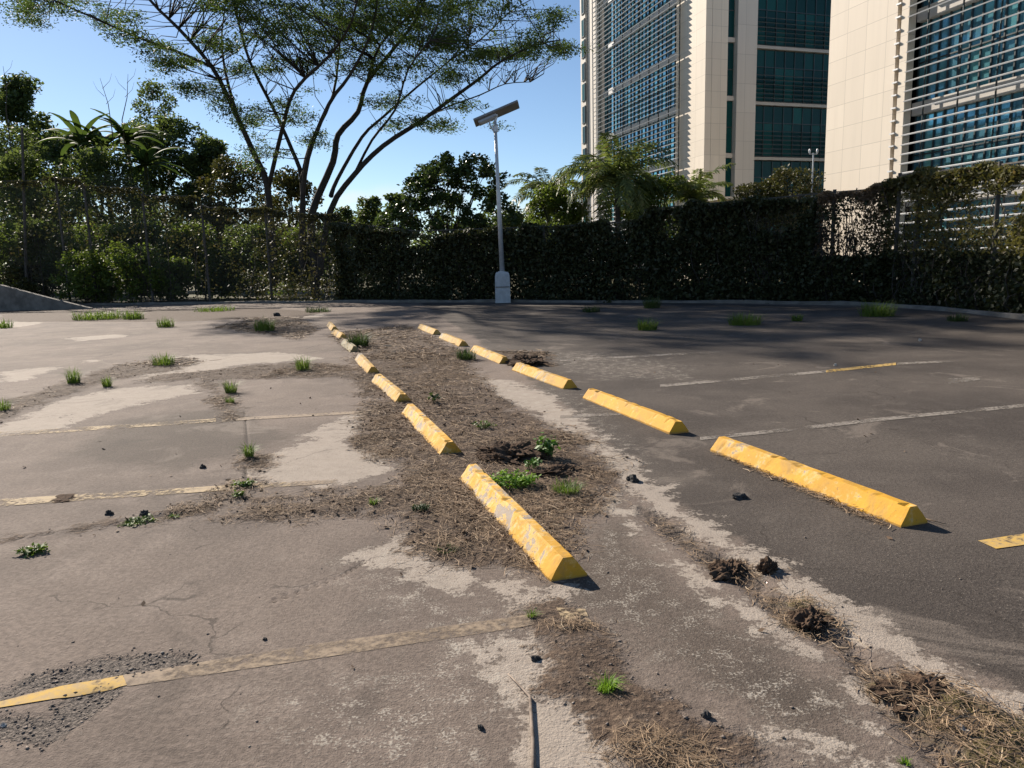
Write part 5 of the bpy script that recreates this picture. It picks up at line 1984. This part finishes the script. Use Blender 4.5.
def leafy(label, px, py, wpx, hpx, n, leaf, mat, name='weed_plant', cat='weed', nst=10, seed=0, flat=False):
    c = at(px, py)
    k = (c - CAM).dot(_f) / F
    rx, h = wpx * k / 2, hpx * k
    rng = np.random.default_rng(seed + int(px))
    zg = gz(c)
    org = Vector((c.x, c.y, zg))
    root = empty(name, org, label, cat, 'weeds growing through the asphalt')
    st = MB()
    C = []
    for i in range(nst):
        a = rng.uniform(0, 6.28)
        r = rx * math.sqrt(rng.uniform()) * 0.95
        hh = h * rng.uniform(0.55, 1.0) * (1 - 0.35 * (r / rx) ** 2)
        e = Vector((math.cos(a) * r, math.sin(a) * r * 0.8, hh))
        b = Vector((e.x * (0.5 if not flat else 0.2), e.y * (0.5 if not flat else 0.2), -0.01))
        mid = b.lerp(e, 0.5) + Vector((0, 0, hh * 0.1))
        st.tube([b, mid, e], [0.003, 0.0025, 0.0015], 4)
        m_ = max(1, n // nst)
        t = rng.uniform(0.25, 1.0, m_) ** 0.7
        for q in t:
            p = b.lerp(mid, q * 2) if q < 0.5 else mid.lerp(e, q * 2 - 1)
            C.append((p.x + rng.normal(0, leaf[0] * 0.45), p.y + rng.normal(0, leaf[0] * 0.45), max(0.006, p.z + rng.normal(0, leaf[0] * 0.2))))
    st.build('stem', mat, root)
    C = np.array(C)
    V, Fc = leaf_quads(C, leaf[0], leaf[1], 1.2, 0.0, rng)
    link('leaves', fast_mesh('leaves', V, Fc), mat, root)
    return root


M['weed2'] = leaf_mat('plant_leaf', (0.07, 0.15, 0.03), (0.12, 0.24, 0.045), None, 0.35)
M['darkgrass'] = leaf_mat('dark_grass', (0.04, 0.07, 0.025), (0.07, 0.11, 0.035), (0.12, 0.10, 0.05), 0.3)
leafy('bright lime green weed patch against the near left wheel stop', 512, 487, 58, 17, 620, (0.030, 0.018), M['weed'], nst=70)
leafy('upright leafy green plant on the dark soil heap', 547, 459, 26, 27, 150, (0.050, 0.030), M['weed2'], nst=16)
leafy('smaller leafy plant at the foot of the upright one', 533, 470, 18, 13, 70, (0.035, 0.022), M['weed2'], nst=10)
tuft('thin pale grass tuft right of the lime green weed patch', 566, 494, 36, 14, 90, spread=1.2)
leafy('small dark green moss like tuft in the straw left of the near wheel stop', 421, 512, 20, 8, 220, (0.016, 0.008), M['darkgrass'], nst=40)
tuft('tiny grass sprig at the left edge of the straw strip', 374, 507, 14, 8, 28)
leafy('low weeds in the straw right of the second left wheel stop', 483, 430, 26, 9, 110, (0.03, 0.018), M['grass'], nst=20, flat=True)
tuft('small bright grass tuft on the bare earth near the bottom', 607, 692, 28, 16, 60, M['weed'], bw=0.004)
tuft('tiny grass sprig at the end of the faded line', 532, 618, 14, 9, 26, bw=0.004)
tuft('tiny weed sprig at the bottom edge by the gutter', 905, 764, 12, 8, 22, M['weed'], bw=0.004)
tuft('grass tuft with dark soil in the crack between the left stall lines', 250, 459, 13, 16, 60)
leafy('flat round weed on the cream line of the left lot', 244, 488, 22, 6, 130, (0.035, 0.02), M['grass'], nst=24, flat=True)
leafy('second flat weed just below the cream line crack', 238, 498, 12, 4, 60, (0.03, 0.018), M['grass'], nst=14, flat=True)
leafy('creeping flat weed beside the dark asphalt lumps', 136, 523, 42, 6, 220, (0.03, 0.014), M['grass'], nst=40, flat=True)
leafy('little creeping weed right of the dark asphalt lumps', 174, 517, 16, 4, 60, (0.028, 0.014), M['grass'], nst=12, flat=True)
leafy('creeping weed on the asphalt at the left edge', 32, 554, 34, 8, 170, (0.03, 0.016), M['grass'], nst=30, flat=True)
tuft('upright grass tuft left of a smaller one on the earth strip of the left lot', 74, 384, 20, 16, 80)
tuft('small grass tuft right of a taller one on the earth strip of the left lot', 107, 387, 14, 11, 50)
tuft('sparse grass tuft at the upper end of the left earth strip', 164, 366, 28, 13, 90, spread=1.2)
tuft('yellowish grass tuft at the earth corner of the left slabs', 231, 393, 18, 14, 70)
tuft('lower grass clump just below the yellowish tuft', 230, 403, 14, 8, 40)
tuft('light green tuft left of the third left wheel stop', 303, 371, 20, 15, 80, spread=1.2)
tuft('dense grass tuft far back on the left lot near the dark clod', 265, 331, 26, 14, 130, spread=1.2)
tuft('round grass tuft right of the long far grass strip', 166, 327, 20, 10, 90, spread=1.3)
tuft('long strip of grass at the back of the left lot', 100, 319, 56, 10, 260, spread=1.5)
tuft('shorter strip of grass right of the long far one', 134, 319, 24, 9, 120, spread=1.4)
tuft('grass tuft at the far left edge of the lot', 3, 328, 22, 9, 80, spread=1.3)
tuft('pale weeds on the left edge of the earth strip', 3, 411, 22, 12, 60)
tuft('dark grass clump beside the mossy wheel stop', 359, 347, 26, 15, 170, M['darkgrass'], spread=1.3)
tuft('green tuft at the foot of the fourth right wheel stop', 467, 360, 24, 12, 120, M['darkgrass'], spread=1.3)
tuft('grass clump on the asphalt below the dark hedge', 647, 330, 26, 12, 140, M['grass'], spread=1.2)
tuft('wide low grass clump on the far right lot', 745, 325, 40, 13, 200, M['grass'], spread=1.3)
tuft('small grass tuft right of the wide low clump', 797, 321, 14, 8, 60, spread=1.2)
tuft('shaded grass clump against the hedge kerb', 652, 308, 22, 11, 110, M['darkgrass'], spread=1.2)
tuft('low shaded grass by the kerb left of the hedge clump', 591, 312, 22, 7, 90, M['darkgrass'], spread=1.3)
tuft('green weeds at the kerb by the tall right post', 877, 316, 42, 15, 200, M['grass'], spread=1.3)
tuft('low weeds at the kerb near the right edge', 957, 321, 24, 9, 90, M['darkgrass'], spread=1.3)
tuft('grass tuft by the kerb between the far stops and the lamp', 318, 312, 30, 6, 90, M['darkgrass'], spread=1.4)
tuft('grass tuft by the kerb at the foot of the left fence', 215, 311, 44, 6, 120, M['grass'], spread=1.5)
leafy('leafy sprig in the straw right of the third left wheel stop', 436, 404, 12, 12, 40, (0.06, 0.03), M['darkgrass'], nst=8)
tuft('thin sprig of grass in the straw beside the large gap', 447, 552, 26, 6, 50, M['darkgrass'], bw=0.004, spread=1.3)
